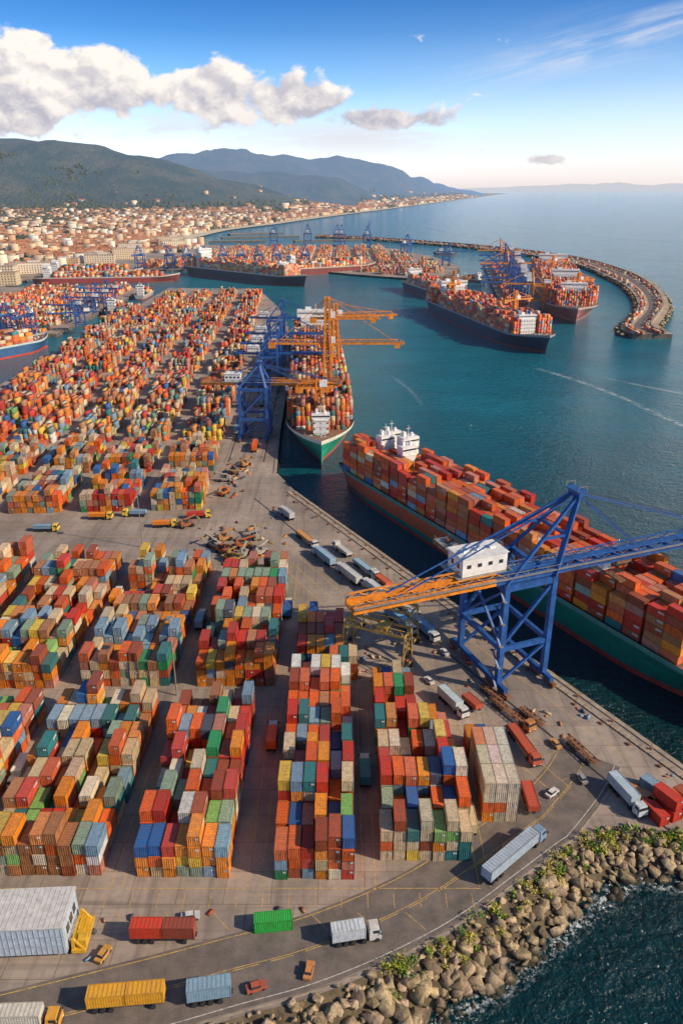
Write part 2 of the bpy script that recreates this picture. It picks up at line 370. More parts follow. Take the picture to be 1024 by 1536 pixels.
# ------------------------------------------------------------ containers
W,H,LN=2.44,2.59,6.06
def ctempl(label=0):
    V=[];F=[];ff=[];ov={}
    x,y=W/2,LN/2
    def quad(a,b,c,d,f=1,col=None):
        o=len(V); V.extend([a,b,c,d]); F.append((o,o+1,o+2,o+3)); ff.append(f)
        if col: ov[len(F)-1]=col
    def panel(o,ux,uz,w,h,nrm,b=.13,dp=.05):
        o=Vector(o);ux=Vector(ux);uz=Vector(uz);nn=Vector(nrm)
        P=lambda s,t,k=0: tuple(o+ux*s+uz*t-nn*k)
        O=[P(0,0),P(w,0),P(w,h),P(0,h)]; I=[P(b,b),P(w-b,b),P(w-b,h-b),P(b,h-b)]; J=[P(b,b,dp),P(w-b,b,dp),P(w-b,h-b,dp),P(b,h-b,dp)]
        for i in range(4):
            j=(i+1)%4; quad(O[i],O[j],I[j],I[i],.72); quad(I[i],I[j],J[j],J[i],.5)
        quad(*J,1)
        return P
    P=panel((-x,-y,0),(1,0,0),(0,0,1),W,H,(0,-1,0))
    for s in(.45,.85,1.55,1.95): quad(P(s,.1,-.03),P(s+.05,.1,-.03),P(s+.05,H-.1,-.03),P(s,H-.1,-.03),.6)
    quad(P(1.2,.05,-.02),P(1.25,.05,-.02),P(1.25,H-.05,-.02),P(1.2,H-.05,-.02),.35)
    if label: quad(P(1.5,1.7,-.035),P(2.2,1.7,-.035),P(2.2,2.15,-.035),P(1.5,2.15,-.035),1,(.62,.60,.56))
    P=panel((x,-y,0),(0,1,0),(0,0,1),LN,H,(1,0,0))
    if label: quad(P(3.6,1.5,.02),P(5.5,1.5,.02),P(5.5,2.1,.02),P(3.6,2.1,.02),1,(.58,.56,.52))
    panel((x,y,0),(-1,0,0),(0,0,1),W,H,(0,1,0)); P=panel((-x,y,0),(0,-1,0),(0,0,1),LN,H,(-1,0,0))
    panel((-x,-y,H),(1,0,0),(0,1,0),W,LN,(0,0,1),.10,.035)
    return V,F,ff,ov
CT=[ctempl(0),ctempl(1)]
BV=[(-W/2,-LN/2,0),(W/2,-LN/2,0),(W/2,LN/2,0),(-W/2,LN/2,0),(-W/2,-LN/2,H),(W/2,-LN/2,H),(W/2,LN/2,H),(-W/2,LN/2,H)]
BF=[(4,5,6,7),(0,1,5,4),(1,2,6,5),(2,3,7,6),(3,0,4,7)]
PAL={'red':(.64,.045,.02),'orr':(.82,.14,.02),'rust':(.40,.085,.035),'org':(.86,.28,.025),'bei':(.72,.52,.30),'crm':(.78,.66,.46),'teal':(.035,.22,.22),'grn':(.03,.31,.11),
'blu':(.03,.14,.40),'gbl':(.24,.38,.50),'ggr':(.30,.40,.28),'yel':(.84,.55,.07),'wht':(.74,.71,.64),'lgr':(.26,.54,.14),'drk':(.10,.11,.15),'brn':(.52,.21,.08),'pnk':(.62,.22,.14)}
def pick(ws):
    k=random.choices(list(ws),list(ws.values()))[0]; g=random.uniform(.75,1.12); c=PAL[k]; l=sum(c)/3; d=random.choice([0,0,0,.06,.14])
    return [min(.9,(q*(1-d)+(l*.9+.06)*d)*g*random.uniform(.95,1.05)) for q in c]
WN=dict(red=15,orr=17,rust=5,org=13,bei=12,crm=5,teal=5,grn=4,blu=6,gbl=8,ggr=6,yel=4,wht=2,lgr=2,drk=2,brn=4,pnk=3)
WL=dict(red=5,orr=15,rust=5,org=18,bei=17,crm=6,teal=5,grn=2,blu=4,gbl=8,ggr=7,yel=7,lgr=3,brn=7,pnk=5,wht=1)
WS=dict(red=17,orr=36,rust=17,org=11,bei=7,gbl=4,wht=1,brn=11,pnk=11,blu=1,ggr=2,teal=2)
WF=dict(red=8,orr=18,rust=12,org=14,bei=18,crm=5,teal=3,blu=2,gbl=4,ggr=4,brn=16,pnk=9,yel=3)
def flush(name,xf,cl,near,parent=None):
    if not near: return inst(name,BV,BF,xf,cl,[1.0,1,1,1,1],M_cont if near is None else M_contfar,parent=parent)
    o=None
    for k in(0,1):
        s=[i for i in range(len(xf)) if (((i*7919)%1009)%3==0)==bool(k)]
        if not s: continue
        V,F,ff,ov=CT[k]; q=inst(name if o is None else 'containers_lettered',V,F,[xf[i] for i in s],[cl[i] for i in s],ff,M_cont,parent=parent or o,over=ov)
        if o is None:o=q
    return o
def block(name,x0,x1,y0,y1,lo,hi,ws,near=True,rot=0,org=None,jit=.06,skip=.0,gapp=0):
    nc=int(round((x1-x0)/2.62)); nr=int((y1-y0)/6.35); xf=[];cl=[]
    for r in range(nr):
        ox=random.uniform(-.35,.35); base=random.uniform(lo,hi); rowc=pick(ws) if random.random()<(.45 if near else .8) else None
        if random.random()<gapp: continue
        for c in range(nc):
            h=int(round(base+random.choice([-1.3,-1,-.4,0,0,0,.4,.8,1]))); h=max(1,min(h,hi+1))
            if r==0 and near: h=max(h,3)
            if random.random()<skip: h=0
            X=x0+1.3+c*2.62+ox; Y=y0+3.2+r*6.35+random.uniform(-.2,.2)
            if rot: dx,dy=X-org[0],Y-org[1]; X,Y=org[0]+dx*math.cos(rot)-dy*math.sin(rot),org[1]+dx*math.sin(rot)+dy*math.cos(rot)
            for k in range(h):
                rr=rot+random.gauss(0,.009)
                xf.append((X+random.gauss(0,jit*.6),Y+random.gauss(0,jit*2.4),k*(H+.02),rr,1,1,1)); cl.append(rowc if rowc and random.random()<(.4 if near else .5) else pick(ws))
    if xf: return flush(name,xf,cl,near)
NB='container_stack'
block(NB,-97,-76,112,166,2,4,WL); block(NB,-70.5,-47,111.5,167,2,4,WL); block(NB,-40.5,-21,111,168,3,4,WN); block(NB,-13.2,2.8,110.5,176,3,4,WN); block(NB,8,25.6,115,160,2.5,4,WN)
block(NB,-132,-108,118,250,2,4,WL); block(NB,-101,-77,173,248,2,4,WL); block(NB,-70,-46,174,250,2,4,WL); block(NB,-39,-19,174,243,3,4,WN); block(NB,-12.5,.8,182,208,2,4,WN)
block(NB,8,18,163,176,1,2,dict(WN,drk=10,blu=12)); block(NB,-3,5,176.5,189,1,2,WN)
xf=[];cl=[]
for k in range(4):
    for c in range(3):
        for r in range(3): xf.append((31.2+c*2.5,128.6+r*6.2,k*2.61,0,1,1,1)); cl.append([q*random.uniform(.85,1.05) for q in random.choice([(.70,.58,.42),(.74,.65,.52),(.72,.30,.12)])] if k==3 and r>0 else pick(dict(crm=6,org=3,orr=3,bei=4)))
flush(NB,xf,cl,True)
xf=[];cl=[]
for c in range(4):
    for k in range(2 if c<2 else 1): xf.append((31+c*2.55,148.5,k*2.61,0,1,1,1)); cl.append(pick(dict(blu=4,teal=2,red=3,org=2)))
flush(NB,xf,cl,True)
# back yard: rectangular blocks with clear lanes
org=(-58,298); ry=R(3.4)
y=299
while y<1010:
    dep=38.5 if y<480 else 51; x=-58.5
    while x>-222+(y-298)*.06 or (y<480 and x>-330):
        w=21
        block(NB,x-w,x,y,y+dep,1.8,3.2,WL if y<420 else WF,near=(None if y>380 else True),rot=ry,org=org,jit=.08,skip=.02,gapp=.02); x-=w+(8.5 if y<480 else 11)
    y+=dep+(10 if y<480 else 17)
for i in range(4):
    for j in range(9): block(NB,-410+i*34,-384+i*34,735+j*39,764+j*39,1,3,WF,near=False,jit=.1,skip=.02)
for i in range(15):
    for j in range(10):
        x=-380+i*37; y=1372+j*44
        if x<-360+j*12 or x>150-j*8: continue
        block(NB,x,x+27,y,y+32,1,4,WF,near=False,jit=.1,skip=.03)
for (x,y) in((62,1262),(62,1300),(98,1245),(98,1285),(98,1325),(135,1290),(135,1330),(30,1300),(60,1338)): block(NB,x,x+28,y,y+31,1,4,WF,near=False,jit=.1,skip=.04)

# ------------------------------------------------------------ ships
def ship(L,B,Hd,hullcol,pos_,rot,layers,ws,near,bridges,y0=16,y1=38,boot=(.30,.05,.03),top=(.6,.5,.4),sterncol=None):
    hb=B/2; mb=MB(); st=[i/60 for i in range(61)]
    def dk(s): 
        if s<.06: return hb*(.8+.2*s/.06)
        if s<.84: return hb
        q=(s-.84)/.16; return hb*max(0,1-q**2.1)
    def wl(s):
        if s<.12: return hb*(.45+.5*(s/.12)**.6)
        if s<.74: return hb*.97
        q=(s-.74)/.225
        return hb*.97*max(0,1-q**1.7) if q<1 else 0
    rows=[(-3,0),(0,0),(1.6,.05),(Hd*.35,.25),(Hd*.7,.62),(Hd-.5,.97),(Hd,1),(Hd+1.1,1)]
    def sheer(s): return 3.0*max(0,(s-.84)/.16)**1.5
    G=[]
    for sd in(1,-1):
        g=[]
        for z,k in rows:
            r=[]
            for s in st:
                w=wl(s)*(1-k)+dk(s)*k; yy=-L/2+L*s
                if s>.74: yy-= (1-k)*0.018*L*((s-.74)/.26)
                r.append((sd*w,yy,z+(sheer(s)*max(0,z/Hd) if z>0 else 0)))
            g.append(r)
        G.append(g)
    for si,g in enumerate(G):
        for a in range(len(rows)-1):
            col=boot if a<=1 else hullcol if a<5 else top
            for i in range(60):
                cc=col
                if sterncol and 3<=a<5 and st[i]<.42: cc=sterncol
                ga=random.uniform(.88,1.06); cc=[q*ga for q in cc]
                q=[g[a][i],g[a][i+1],g[a+1][i+1],g[a+1][i]]
                mb.add(q if si==0 else q[::-1],[(0,1,2,3)],0,cc)
    for i in range(60):
        a=G[0][6][i];b=G[0][6][i+1];c=G[1][6][i+1];d=G[1][6][i]
        mb.add([a,b,c,d],[(0,1,2,3)],0,(.26,.13,.08))
    g0,g1=G; n=len(rows)
    for a in range(n-1): mb.add([g0[a][0],g0[a+1][0],g1[a+1][0],g1[a][0]],[(0,1,2,3)],0,hullcol if a>1 else boot)
    yb=L/2-y1+4
    for k in range(14):
        mb.box((random.uniform(-hb*.45,hb*.45),yb+random.uniform(2,y1*.45),Hd+1.3),(random.uniform(.6,2),random.uniform(.6,2),1.4),0,0,random.choice([(.6,.58,.55),(.5,.12,.06),(.15,.3,.25)]))
    mb.cyl((0,L/2-y1*.45,Hd+1),(0,L/2-y1*.45,Hd+11),.3,0,8,.15,(.6,.6,.58))
    mb.beam((-2,L/2-y1*.45,Hd+8),(2,L/2-y1*.45,Hd+8),.25,.25,0,(.6,.6,.58))
    for k in(-1,1): mb.cyl((k*2.2-.9,yb+7,Hd+1.2),(k*2.2+.9,yb+7,Hd+1.2),.8,0,10,None,(.1,.25,.2))
    o=link('container_ship',mb.mesh('container_ship',[M_attr if near else M_contfar]),pos_,rot)
    xf=[];cl=[]; yy=-L/2+y0; bay=0; nc=int((B-.4)/2.54)
    while yy<L/2-y1:
        s=(yy+L/2)/L; half=min(dk(min(1,s+.02)),hb)
        base=layers+random.choice([-1,0,0,0,1])*.6
        for c in range(nc):
            x=(c-(nc-1)/2)*2.54
            if abs(x)+1.2>half: continue
            if any(abs(yy-b[0])<b[1]/2+3.3 and (b[3] is True or abs(x-b[5])<B*b[4]*.5+1.3) for b in bridges): continue
            h=int(round(base+random.choice([-.9,-.4,0,0,.4,.7])))
            for k in range(h): xf.append((x+random.gauss(0,.06),yy+random.gauss(0,.17),Hd+.6+k*2.6,random.gauss(0,.012),1,1,1)); cl.append(pick(ws if k<h-1 or near is not True else dict(ws,rust=8,brn=8,bei=3,gbl=1,org=14,orr=50)))
        bay+=1; yy+=6.15 if bay%2 else 6.8
    if xf: flush('deck_cargo_containers',xf,cl,near,parent=o)
    mb=MB(); wc=(.78,.76,.72)
    for (by,bd,bh,_,wf,bx) in bridges:
        z=Hd; w=B*wf; mb.box((bx,by,z+bh*.4),(w*.8,bd,bh*.8),0,0,wc); mb.box((bx,by,z+bh*.9),(w,bd*.75,bh*.2),0,0,wc)
        nf=max(2,int(bh*.8/3))
        for f in range(nf):
            for q in range(max(3,int(w*.8/2))): mb.box((bx-w*.36+q*w*.72/(max(3,int(w*.8/2))-1),by,z+1.9+f*3),(.9,bd+.12,.7),1)
            for q in range(max(2,int(bd/2))): mb.box((bx,by-bd*.38+q*bd*.76/(max(2,int(bd/2))-1),z+1.9+f*3),(w*.8+.12,.9,.7),1)
            mb.box((bx,by,z+3.1+f*3),(w*.8+.5,bd+.5,.15),0,0,wc)
        mb.box((bx,by,z+bh*.92),(w*.96,bd*.75+.12,.7),1)
        mb.box((bx+w*.2,by-bd*.15,z+bh+1.0),(w*.16,bd*.3,2),0,0,wc); mb.cyl((bx,by,z+bh),(bx,by,z+bh+5),.2,0,6,.1,wc); mb.beam((bx-1.2,by,z+bh+3.5),(bx+1.2,by,z+bh+3.5),.15,.15,0,wc)
        mb.cyl((bx-w*.22,by,z+bh),(bx-w*.22,by,z+bh+1.5),.9,0,12,.6,wc)
    link('superstructure',mb.mesh('superstructure',[M_attr if near else M_contfar,M_glass]),parent=o)
    return o
c1=Q(176.6,181)
ship(226,27.5,9.5,(.015,.20,.13),(c1[0],c1[1],-3),math.atan2(-.494,-.869),5.2,WS,True,
  [(-84,7,19,2,.30,-7.5),(-76,6,18,2,.26,-1.5),(-92,6,18.5,2,.26,-1),(-98,5,17.5,2,.3,-8)],y0=10,y1=36,sterncol=(.62,.13,.05),boot=(.45,.07,.04),top=(.12,.28,.22))
ship(345,37,12,(.02,.34,.20),(-16.5,524,-3),R(182.3),4.6,WF,None,[(150,7,12,True,.25,0),(-110,12,26,True,.8,0)],y0=20,y1=30,boot=(.45,.08,.05),top=(.62,.62,.52))
ship(272,42,12,(.02,.05,.10),(142,772,-3),R(192.7),4.8,WS,False,[(98,9,16,2,.40,4),(-95,12,24,True,.7,0)],y0=16,y1=34,boot=(.25,.05,.04),top=(.3,.3,.3))
ship(467,55,13,(.48,.18,.16),(279,1020,-3),R(169.9),6,WS,False,[(168,12,22,2,.5,0),(60,12,26,True,.6,0),(-150,14,28,True,.7,0)],y0=20,y1=45,boot=(.55,.25,.22),top=(.5,.4,.35))
ship(140,28,10,(.02,.05,.09),(112,1040,-3),R(195),4,WS,False,[(-50,10,18,True,.7,0)],y0=14,y1=26)
ship(268,36,13,(.03,.035,.06),(-146,1212,-3),math.atan2(-.725,-.688),5,WF,False,[(-100,14,28,True,.7,0),(85,10,18,2,.5,0)],y0=16,y1=30,boot=(.2,.04,.03))
ship(118,24,9,(.04,.12,.26),(-287,625,-3),R(-32.7),3,WF,False,[(-44,9,16,True,.7,0)],y0=14,y1=24,boot=(.5,.06,.04),top=(.5,.6,.6))
ship(210,26,8,(.40,.06,.05),(-345,1180,-3),R(-82),2,WF,False,[(-85,10,18,True,.7,0)],y0=14,y1=24)
ship(150,22,8,(.10,.10,.14),(-390,1268,-3),R(-84),3,WF,False,[(-60,10,16,True,.7,0)],y0=14,y1=24)
ship(180,26,10,(.24,.05,.04),(-20,1318,-3),R(-60),4,WF,False,[(-70,10,20,True,.7,0)],y0=14,y1=24)
ship(60,14,5,(.05,.12,.2),(-251,880,-3),0,2,WF,False,[(-20,7,12,True,.7,0)],y0=10,y1=12)
ship(60,14,5,(.4,.4,.4),(-251,1010,-3),0,2,WF,False,[(-20,7,12,True,.7,0)],y0=10,y1=12)
ship(50,11,4,(.1,.1,.1),(196,1190,-3),R(30),1,WF,False,[(-12,7,9,True,.7,0)],y0=10,y1=14)
ship(44,10,4,(.1,.12,.2),(215,1700,-3),R(80),1,WF,False,[(-12,7,9,True,.7,0)],y0=10,y1=14)

# ------------------------------------------------------------ gantry cranes
def crane_mesh(g=16,w=20,hp=32,apex=(8,0,52),back=30,out=55,by=0,mats=None,detail=True,house=(-19,-2,13,7,5),orangeback=True,raise_=0):
    mb=MB(); T=1.5
    w2=w/2
    for x in(0,-g):
        for y in(-w2,w2):
            mb.beam((x,y,1.6),(x,y,hp),T,T,0)
            for k in(-3.2,3.2): 
                mb.box((x,y+k,1.0),(1.1,4.6,1.0),2)
                for q in(-1.5,0,1.5): mb.cyl((x-.35,y+k+q,.42),(x+.35,y+k+q,.42),.42,3,8)
        mb.beam((x,-w2-4,2.1),(x,w2+4,2.1),1.2,1.3,0)
        mb.beam((x,-w2,hp-1),(x,w2,hp-1),1.3,1.8,0)
        mb.beam((x,-w2,hp*.40),(x,w2,hp*.40),1.0,1.3,0)
    for y in(-w2,w2):
        mb.beam((0,y,hp*.40),(-g,y,hp*.40),1.0,1.4,0)
        mb.beam((0,y,hp-1),(-g,y,hp-1),1.2,1.6,0)
        mb.beam((-g,y,hp*.43),(0,y,hp-1.4),.8,.8,0)
        if detail: mb.beam((-g,y,2.3),(0,y,hp*.38),.7,.7,0)
    mb.beam((-g,-w2,hp*.42),(-g,w2,hp-1.5),.6,.6,0)
    mb.beam((-g,w2,hp*.42),(-g,-w2,hp-1.5),.6,.6,0)
    a=Vector(apex)
    for y in(-w2,w2):
        e=a+Vector((0,.12*y,0)); mb.beam((0,y,hp),e,1.3,1.1,0); mb.beam((-g,y,hp),e,.8,.8,0)
        mb.beam(Vector((0,y,hp)).lerp(e,.5),Vector((-g,y,hp)).lerp(e,.5),.6,.6,0)
    mb.beam(Vector((0,-w2,hp)).lerp(a,.5),Vector((0,w2,hp)).lerp(a,.5),.8,.8,0)
    mb.beam(a+Vector((0,-2.4,0)),a+Vector((0,2.4,0)),1.6,1.6,0); mb.box(a+Vector((0,0,1.1)),(3,5.5,.25),0)
    for q in(-2.5,2.5):
        mb.beam(a+Vector((-1.4,q,1.2)),a+Vector((-1.4,q,2.4)),.12,.12,4); mb.beam(a+Vector((1.4,q,1.2)),a+Vector((1.4,q,2.4)),.12,.12,4)
        mb.beam(a+Vector((-1.4,q,2.4)),a+Vector((1.4,q,2.4)),.1,.1,4)
    zb=hp+1.0; xs=-g-back; xe=out
    def zz(x): return zb+max(0,x-2)*math.tan(raise_)
    for s in(-2.2,2.2):
        y=by+s
        mb.beam((xs,y,zz(xs)),(-g-3,y,zz(-g)),1.0,1.7,1); mb.beam((-g-3,y,zb),(2,y,zb),1.0,1.7,0); mb.beam((2,y,zb),(xe,y,zz(xe)),.9,1.6,1 if not orangeback else 0)
        if detail:
            x=xs
            while x<xe:
                mt=1 if x<-g-3 or not orangeback and x>2 else 0
                mb.beam((x,y+(.9 if s>0 else -.9),zz(x)+1.0),(x,y+(.9 if s>0 else -.9),zz(x)+2.1),.09,.09,4)
                mb.beam((x,y,zz(x)+.8),(x+3,y,zz(x+3)+2.4),.22,.22,mt); mb.beam((x+3,y,zz(x+3)+2.4),(x+6,y,zz(x+6)+.8),.22,.22,mt)
                x+=6
            mb.beam((xs,y+(.9 if s>0 else -.9),zb+2.1),(2,y+(.9 if s>0 else -.9),zb+2.1),.1,.1,4)
            mb.beam((xs,y,zb+2.4),(-g-3,y,zb+2.4),.28,.28,1); mb.beam((-g-3,y,zb+2.4),(2,y,zb+2.4),.28,.28,0); mb.beam((2,y,zb+2.4),(xe-2,y,zz(xe-2)+2.4),.28,.28,0 if orangeback else 1)
            mb.box(((xs+xe)/2,y+(1.0 if s>0 else -1.0),zb+.85),(xe-xs if raise_==0 else 1,.9,.08),4)
    x=xs
    while x<=xe:
        mb.beam((x,by-2.2,zz(x)),(x,by+2.2,zz(x)),.6,.8,1 if x<-g-3 else 0); x+=6 if detail else 12
    for s in(-1.8,1.8):
        for f in((.45,.97) if detail else (.95,)):
            mb.beam(a+Vector((0,s*.6,0)),(xe*f,by+s,zz(xe*f)+.8),.28 if detail else .4,.28 if detail else .4,0)
            if detail: mb.beam(a+Vector((0,s*.6,.5)),(xe*f,by+s*1.1,zz(xe*f)+1.2),.12,.12,3)
        mb.beam(a+Vector((0,s*.6,0)),(xs+back*.25,by+s,zb+.8),.3,.3,0)
    hx,hy,hl,hw,hh=house
    mb.box((hx,hy,hp+2.4+hh/2),(hl,hw,hh),5); mb.box((hx,hy,hp+2.4+hh+.12),(hl+.6,hw+.6,.22),5); mb.box((hx,hy,hp+2.2),(hl+3,hw+3,.25),4)
    for k in range(3): mb.box((hx-hl*.3+k*hl*.3,hy,hp+2.4+hh+.5),(1.6,1.6,.7),5)
    for k in range(4): mb.box((hx-hl*.36+k*hl*.24,hy-hw/2-.03,hp+2.4+hh*.55),(1.2,.06,1.0),6)
    for k in range(2): mb.box((hx-hl/2-.03,hy-hw*.2+k*hw*.4,hp+2.4+hh*.5),(.06,1.2,1.4),6)
    if detail:
        mb.box((hx+2,hy+11,hp+.6),(4.5,24,.3),4)
        for q in(-2.2,2.2):
            mb.beam((hx+2+q,hy-1,hp+1.8),(hx+2+q,hy+23,hp+1.8),.1,.1,4); mb.beam((hx+2+q,hy-1,hp),(hx+2+q,hy+23,hp),.6,.9,2)
            for k in range(12): mb.beam((hx+2+q,hy+k*2,hp+.7),(hx+2+q,hy+k*2,hp+1.8),.08,.08,4)
        for k in range(5): mb.box((hx+2+random.uniform(-1,1),hy+6+k*3.4,hp+1.2),(1.8,1.6,1.2),random.choice([2,4,5]))
        for k in range(9):
            z0=2+k*3.3; d=1 if k%2 else -1
            mb.beam((-g-1.4,-w2+d*1.5,z0),(-g-1.4,-w2-d*1.5,z0+3.3),.5,.12,0)
            mb.box((-g-1.4,-w2-d*1.9,z0+3.3),(1.0,1.0,.1),4)
    tx=out*.35
    mb.box((tx,by,zz(tx)-1.4),(5,5,.8),2); mb.box((tx-3.4,by+1,zz(tx)-3),(2.4,2.2,2.4),5); mb.box((tx-2.15,by+1,zz(tx)-3),(.1,1.9,1.7),6)
    for s in(-1.1,1.1):
        for q in(-1.5,1.5): mb.beam((tx+q,by+s,zz(tx)-1.6),(tx+q,by+s,zz(tx)-7),.1,.1,3)
    mb.box((tx,by,zz(tx)-7.2),(2.2,6,.5),2)
    return mb.mesh('gantry_crane',mats)
CM=lambda leg,boom:[leg,boom,M_rust,M_dark,M_steel,M_white,M_glass]
me=crane_mesh(14.5,20,32,(8.2,-4.4,52),42,66,-7,CM(M_paint_blue,M_paint_or),True,(-19,-2.5,13,7.5,5))
link('ship_to_shore_gantry_crane',me,(51.8,187.1,0),math.atan2(.37,.93))
mblue=crane_mesh(15,17,30,(-4,0,42),22,42,0,CM(M_paint_blue,M_paint_or),True,(-19,0,9,6,4),orangeback=False)
mall=crane_mesh(15,17,28,(0,0,46),18,40,0,CM(M_paint_blue,M_paint_blue),False,(-19,0,9,6,4))
mup=crane_mesh(15,17,28,(0,0,44),18,34,0,CM(M_paint_blue,M_paint_blue),False,(-19,0,9,6,4),raise_=R(38))
mor=crane_mesh(15,17,34,(2,0,54),22,42,0,CM(M_paint_or,M_paint_or),False,(-19,0,9,6,4))
for (x,y,me,r,s) in((-39.5,404,mblue,-2,.95),(-42,510,mall,-1,.85),(-43,545,mall,-1,.85),(-44,585,mall,-3,.85),(-49,660,mall,-3,.85)):
    link('ship_to_shore_gantry_crane',me,(x,y,0),R(r),scale=s)
for (x,y,me,r,s) in((-252,740,mall,200,.6),(-292,722,mall,265,.6),(-325,720,mall,262,.62),(-275,790,mall,178,.6),(-276,850,mall,180,.6),(-276,930,mall,180,.6),(-355,600,mall,0,.6),(-355,560,mall,0,.6),(-310,722,mall,262,.6),(-340,722,mall,262,.6),(-276,890,mall,180,.6),
  (-340,1352,mall,-95,.8),(-290,1353,mup,-92,.8),(-230,1352,mall,-92,.8),(-170,1352,mall,-92,.8),(-110,1352,mall,-92,.8),(-60,1352,mall,-80,.8),(-260,1353,mall,-92,.8),(-200,1353,mall,-92,.8),(-140,1353,mup,-92,.8),(190,1420,mall,0,.8),
  (195,900,mall,180,.95),(203,950,mall,180,.95),(210,1000,mup,180,.95),(222,1060,mall,180,.95),(232,1120,mall,180,.95),(240,1180,mall,180,.95),(212,880,mor,175,.8),(225,1090,mor,185,.9),(255,1260,mall,175,1.0),(262,1330,mor,180,.9),
  (130,1600,mall,60,.9),(-80,1935,mall,90,1),(-160,1935,mall,90,1),(60,1870,mup,80,1),(-10,1905,mall,90,1),(0,1900,mall,90,1)):
    link('ship_to_shore_gantry_crane',me,(x,y,0),R(r),scale=s)
def mast(h,booms,base=9,k=1):
    mb=MB()
    for x in(-1.6,1.6):
        for y in(-1.6,1.6): mb.beam((x*1.6,y*1.6,base),(x*.6,y*.6,h),.9*k,.9*k)
    z=base
    while z<h-3:
        t=(z-base)/(h-base); s=1.6*(1.6-t); t2=(z+4-base)/(h-base); s2=1.6*(1.6-t2)
        for a,b in(((-1,-1),(1,-1)),((1,-1),(1,1)),((1,1),(-1,1)),((-1,1),(-1,-1))):
            mb.beam((a[0]*s,a[1]*s,z),(b[0]*s2,b[1]*s2,z+4),.4,.4); mb.beam((a[0]*s,a[1]*s,z),(b[0]*s,b[1]*s,z),.4,.4)
        z+=4
    for (z,l,r,yy) in booms:
        for s in(-1.1,1.1):
            mb.beam((-l,yy+s,z),(r,yy+s,z),.7,1.0); mb.beam((-l*.8,yy+s*.5,z+2.2),(r*.92,yy+s*.5,z+2.2),.35,.35)
        x=-l
        while x<r-3: mb.beam((x,yy-1.1,z),(x+1.7,yy,z+2.2),.25,.25); mb.beam((x+1.7,yy,z+2.2),(x+3.4,yy+1.1,z),.25,.25); x+=3.4
        mb.beam((0,0,h),(r*.85,yy,z+2),.3,.3); mb.beam((0,0,h),(-l*.8,yy,z+2),.3,.3)
        mb.box((r-4,yy,z-1.5),(3,3,2)); mb.box((-l+2,yy,z-1),(4,3.5,3)); mb.box((2.5,yy,z+2),(4,3.4,3.2),1)
    return mb.mesh('orange_mast_crane',[M_paint_or,M_white])
link('orange_mast_crane',mast(69,[(43,34,44,0),(57,10,30,1)],9,1.5),(-8,444,0),0)
link('orange_mast_crane',mast(58,[(50,6,40,0)],9,1.3),(-4,500,0),R(8))
link('orange_mast_crane',mast(34,[(30,12,8,0)]),(-12,392,0),R(4))
mo=mast(40,[(32,14,20,0)])
for x,y,r in((158,718,30),(118,842,60),(262,880,15),(281,1010,70),(295,1120,20),(128,905,-40)): link('orange_mast_crane',mo,(x,y,0),R(r))

# ------------------------------------------------------------ piers / breakwater
polyland('pier',[(178,862),(206,850),(296,1450),(258,1465)],0,-9,[M_ground,M_quaywall])
for j in range(12): block(NB,188+j*6.2,188+j*6.2+20,880+j*46,880+j*46+34,1,4,WS,near=False,jit=.1,skip=.1)
BWo=smoothline([(305,715),(309,760),(376,904),(431,1084),(466,1281),(467,1530),(411,1730),(300,1939),(87,2205),(-60,2330)],8)
BWi=smoothline([(268,715),(272,760),(336,893),(384,1061),(408,1230),(418,1440),(378,1660),(282,1890),(75,2175),(-75,2300)],8)
polyland('breakwater',[(p.x,p.y) for p in BWo]+[(p.x,p.y) for p in BWi[::-1]],1.6,-9,[simple('breakwater_paving',(.42,.33,.24),.9,0,.4,.05,.2,hz=HL),M_quaywall])
mb=MB()
for i in range(len(BWo)-1):
    a=BWi[i].lerp(BWo[i],.35);b=BWi[i+1].lerp(BWo[i+1],.35);c=BWi[i+1].lerp(BWo[i+1],.55);d=BWi[i].lerp(BWo[i],.55)
    mb.add([(v.x,v.y,1.66) for v in(a,d,c,b)],[(0,1,2,3)])
link('breakwater_road',mb.mesh('breakwater_road',[M_asph]))
mb=MB()
for i in range(len(BWo)-1):
    a,b=BWo[i].lerp(BWi[i],.2),BWo[i+1].lerp(BWi[i+1],.2); mb.beam((a.x,a.y,3),(b.x,b.y,3),2,3.5)
link('breakwater_parapet_wall',mb.mesh('breakwater_parapet_wall',[M_cop]))
it=[]
for LL,sg in((BWo,1),(BWi,-1)):
    for i in range(len(LL)-1):
        a,b=LL[i],LL[i+1]; k=int((b-a).length/4)
        for _ in range(k*2):
            q=random.random(); p=a.lerp(b,q); o=(BWo[i]-BWi[i]).normalized()*sg*random.uniform(-.5,4.5); s=random.uniform(1.2,2.6); it.append((p.x+o.x,p.y+o.y,random.uniform(-3,.6),random.uniform(0,6),s,s,s*.7))
rocks('breakwater_boulders',it)
xf=[];cl=[]
for i in range(len(BWo)-1):
    for _ in range(7):
        q=random.random(); p=BWi[i].lerp(BWi[i+1],q); r=BWo[i].lerp(BWo[i+1],q); c=p.lerp(r,random.choice([.12,.22,.65,.72])); s=random.uniform(.7,1.3); ang=math.atan2((BWi[i+1]-BWi[i]).y,(BWi[i+1]-BWi[i]).x)-math.pi/2
        xf.append((c.x,c.y,1.6,ang,s,s,random.uniform(.7,1.2))); cl.append(pick(dict(orr=3,bei=4,brn=4,wht=1,rust=3,drk=1)))
inst('breakwater_stores',BV,BF,xf,cl,[1]*5,M_contfar)

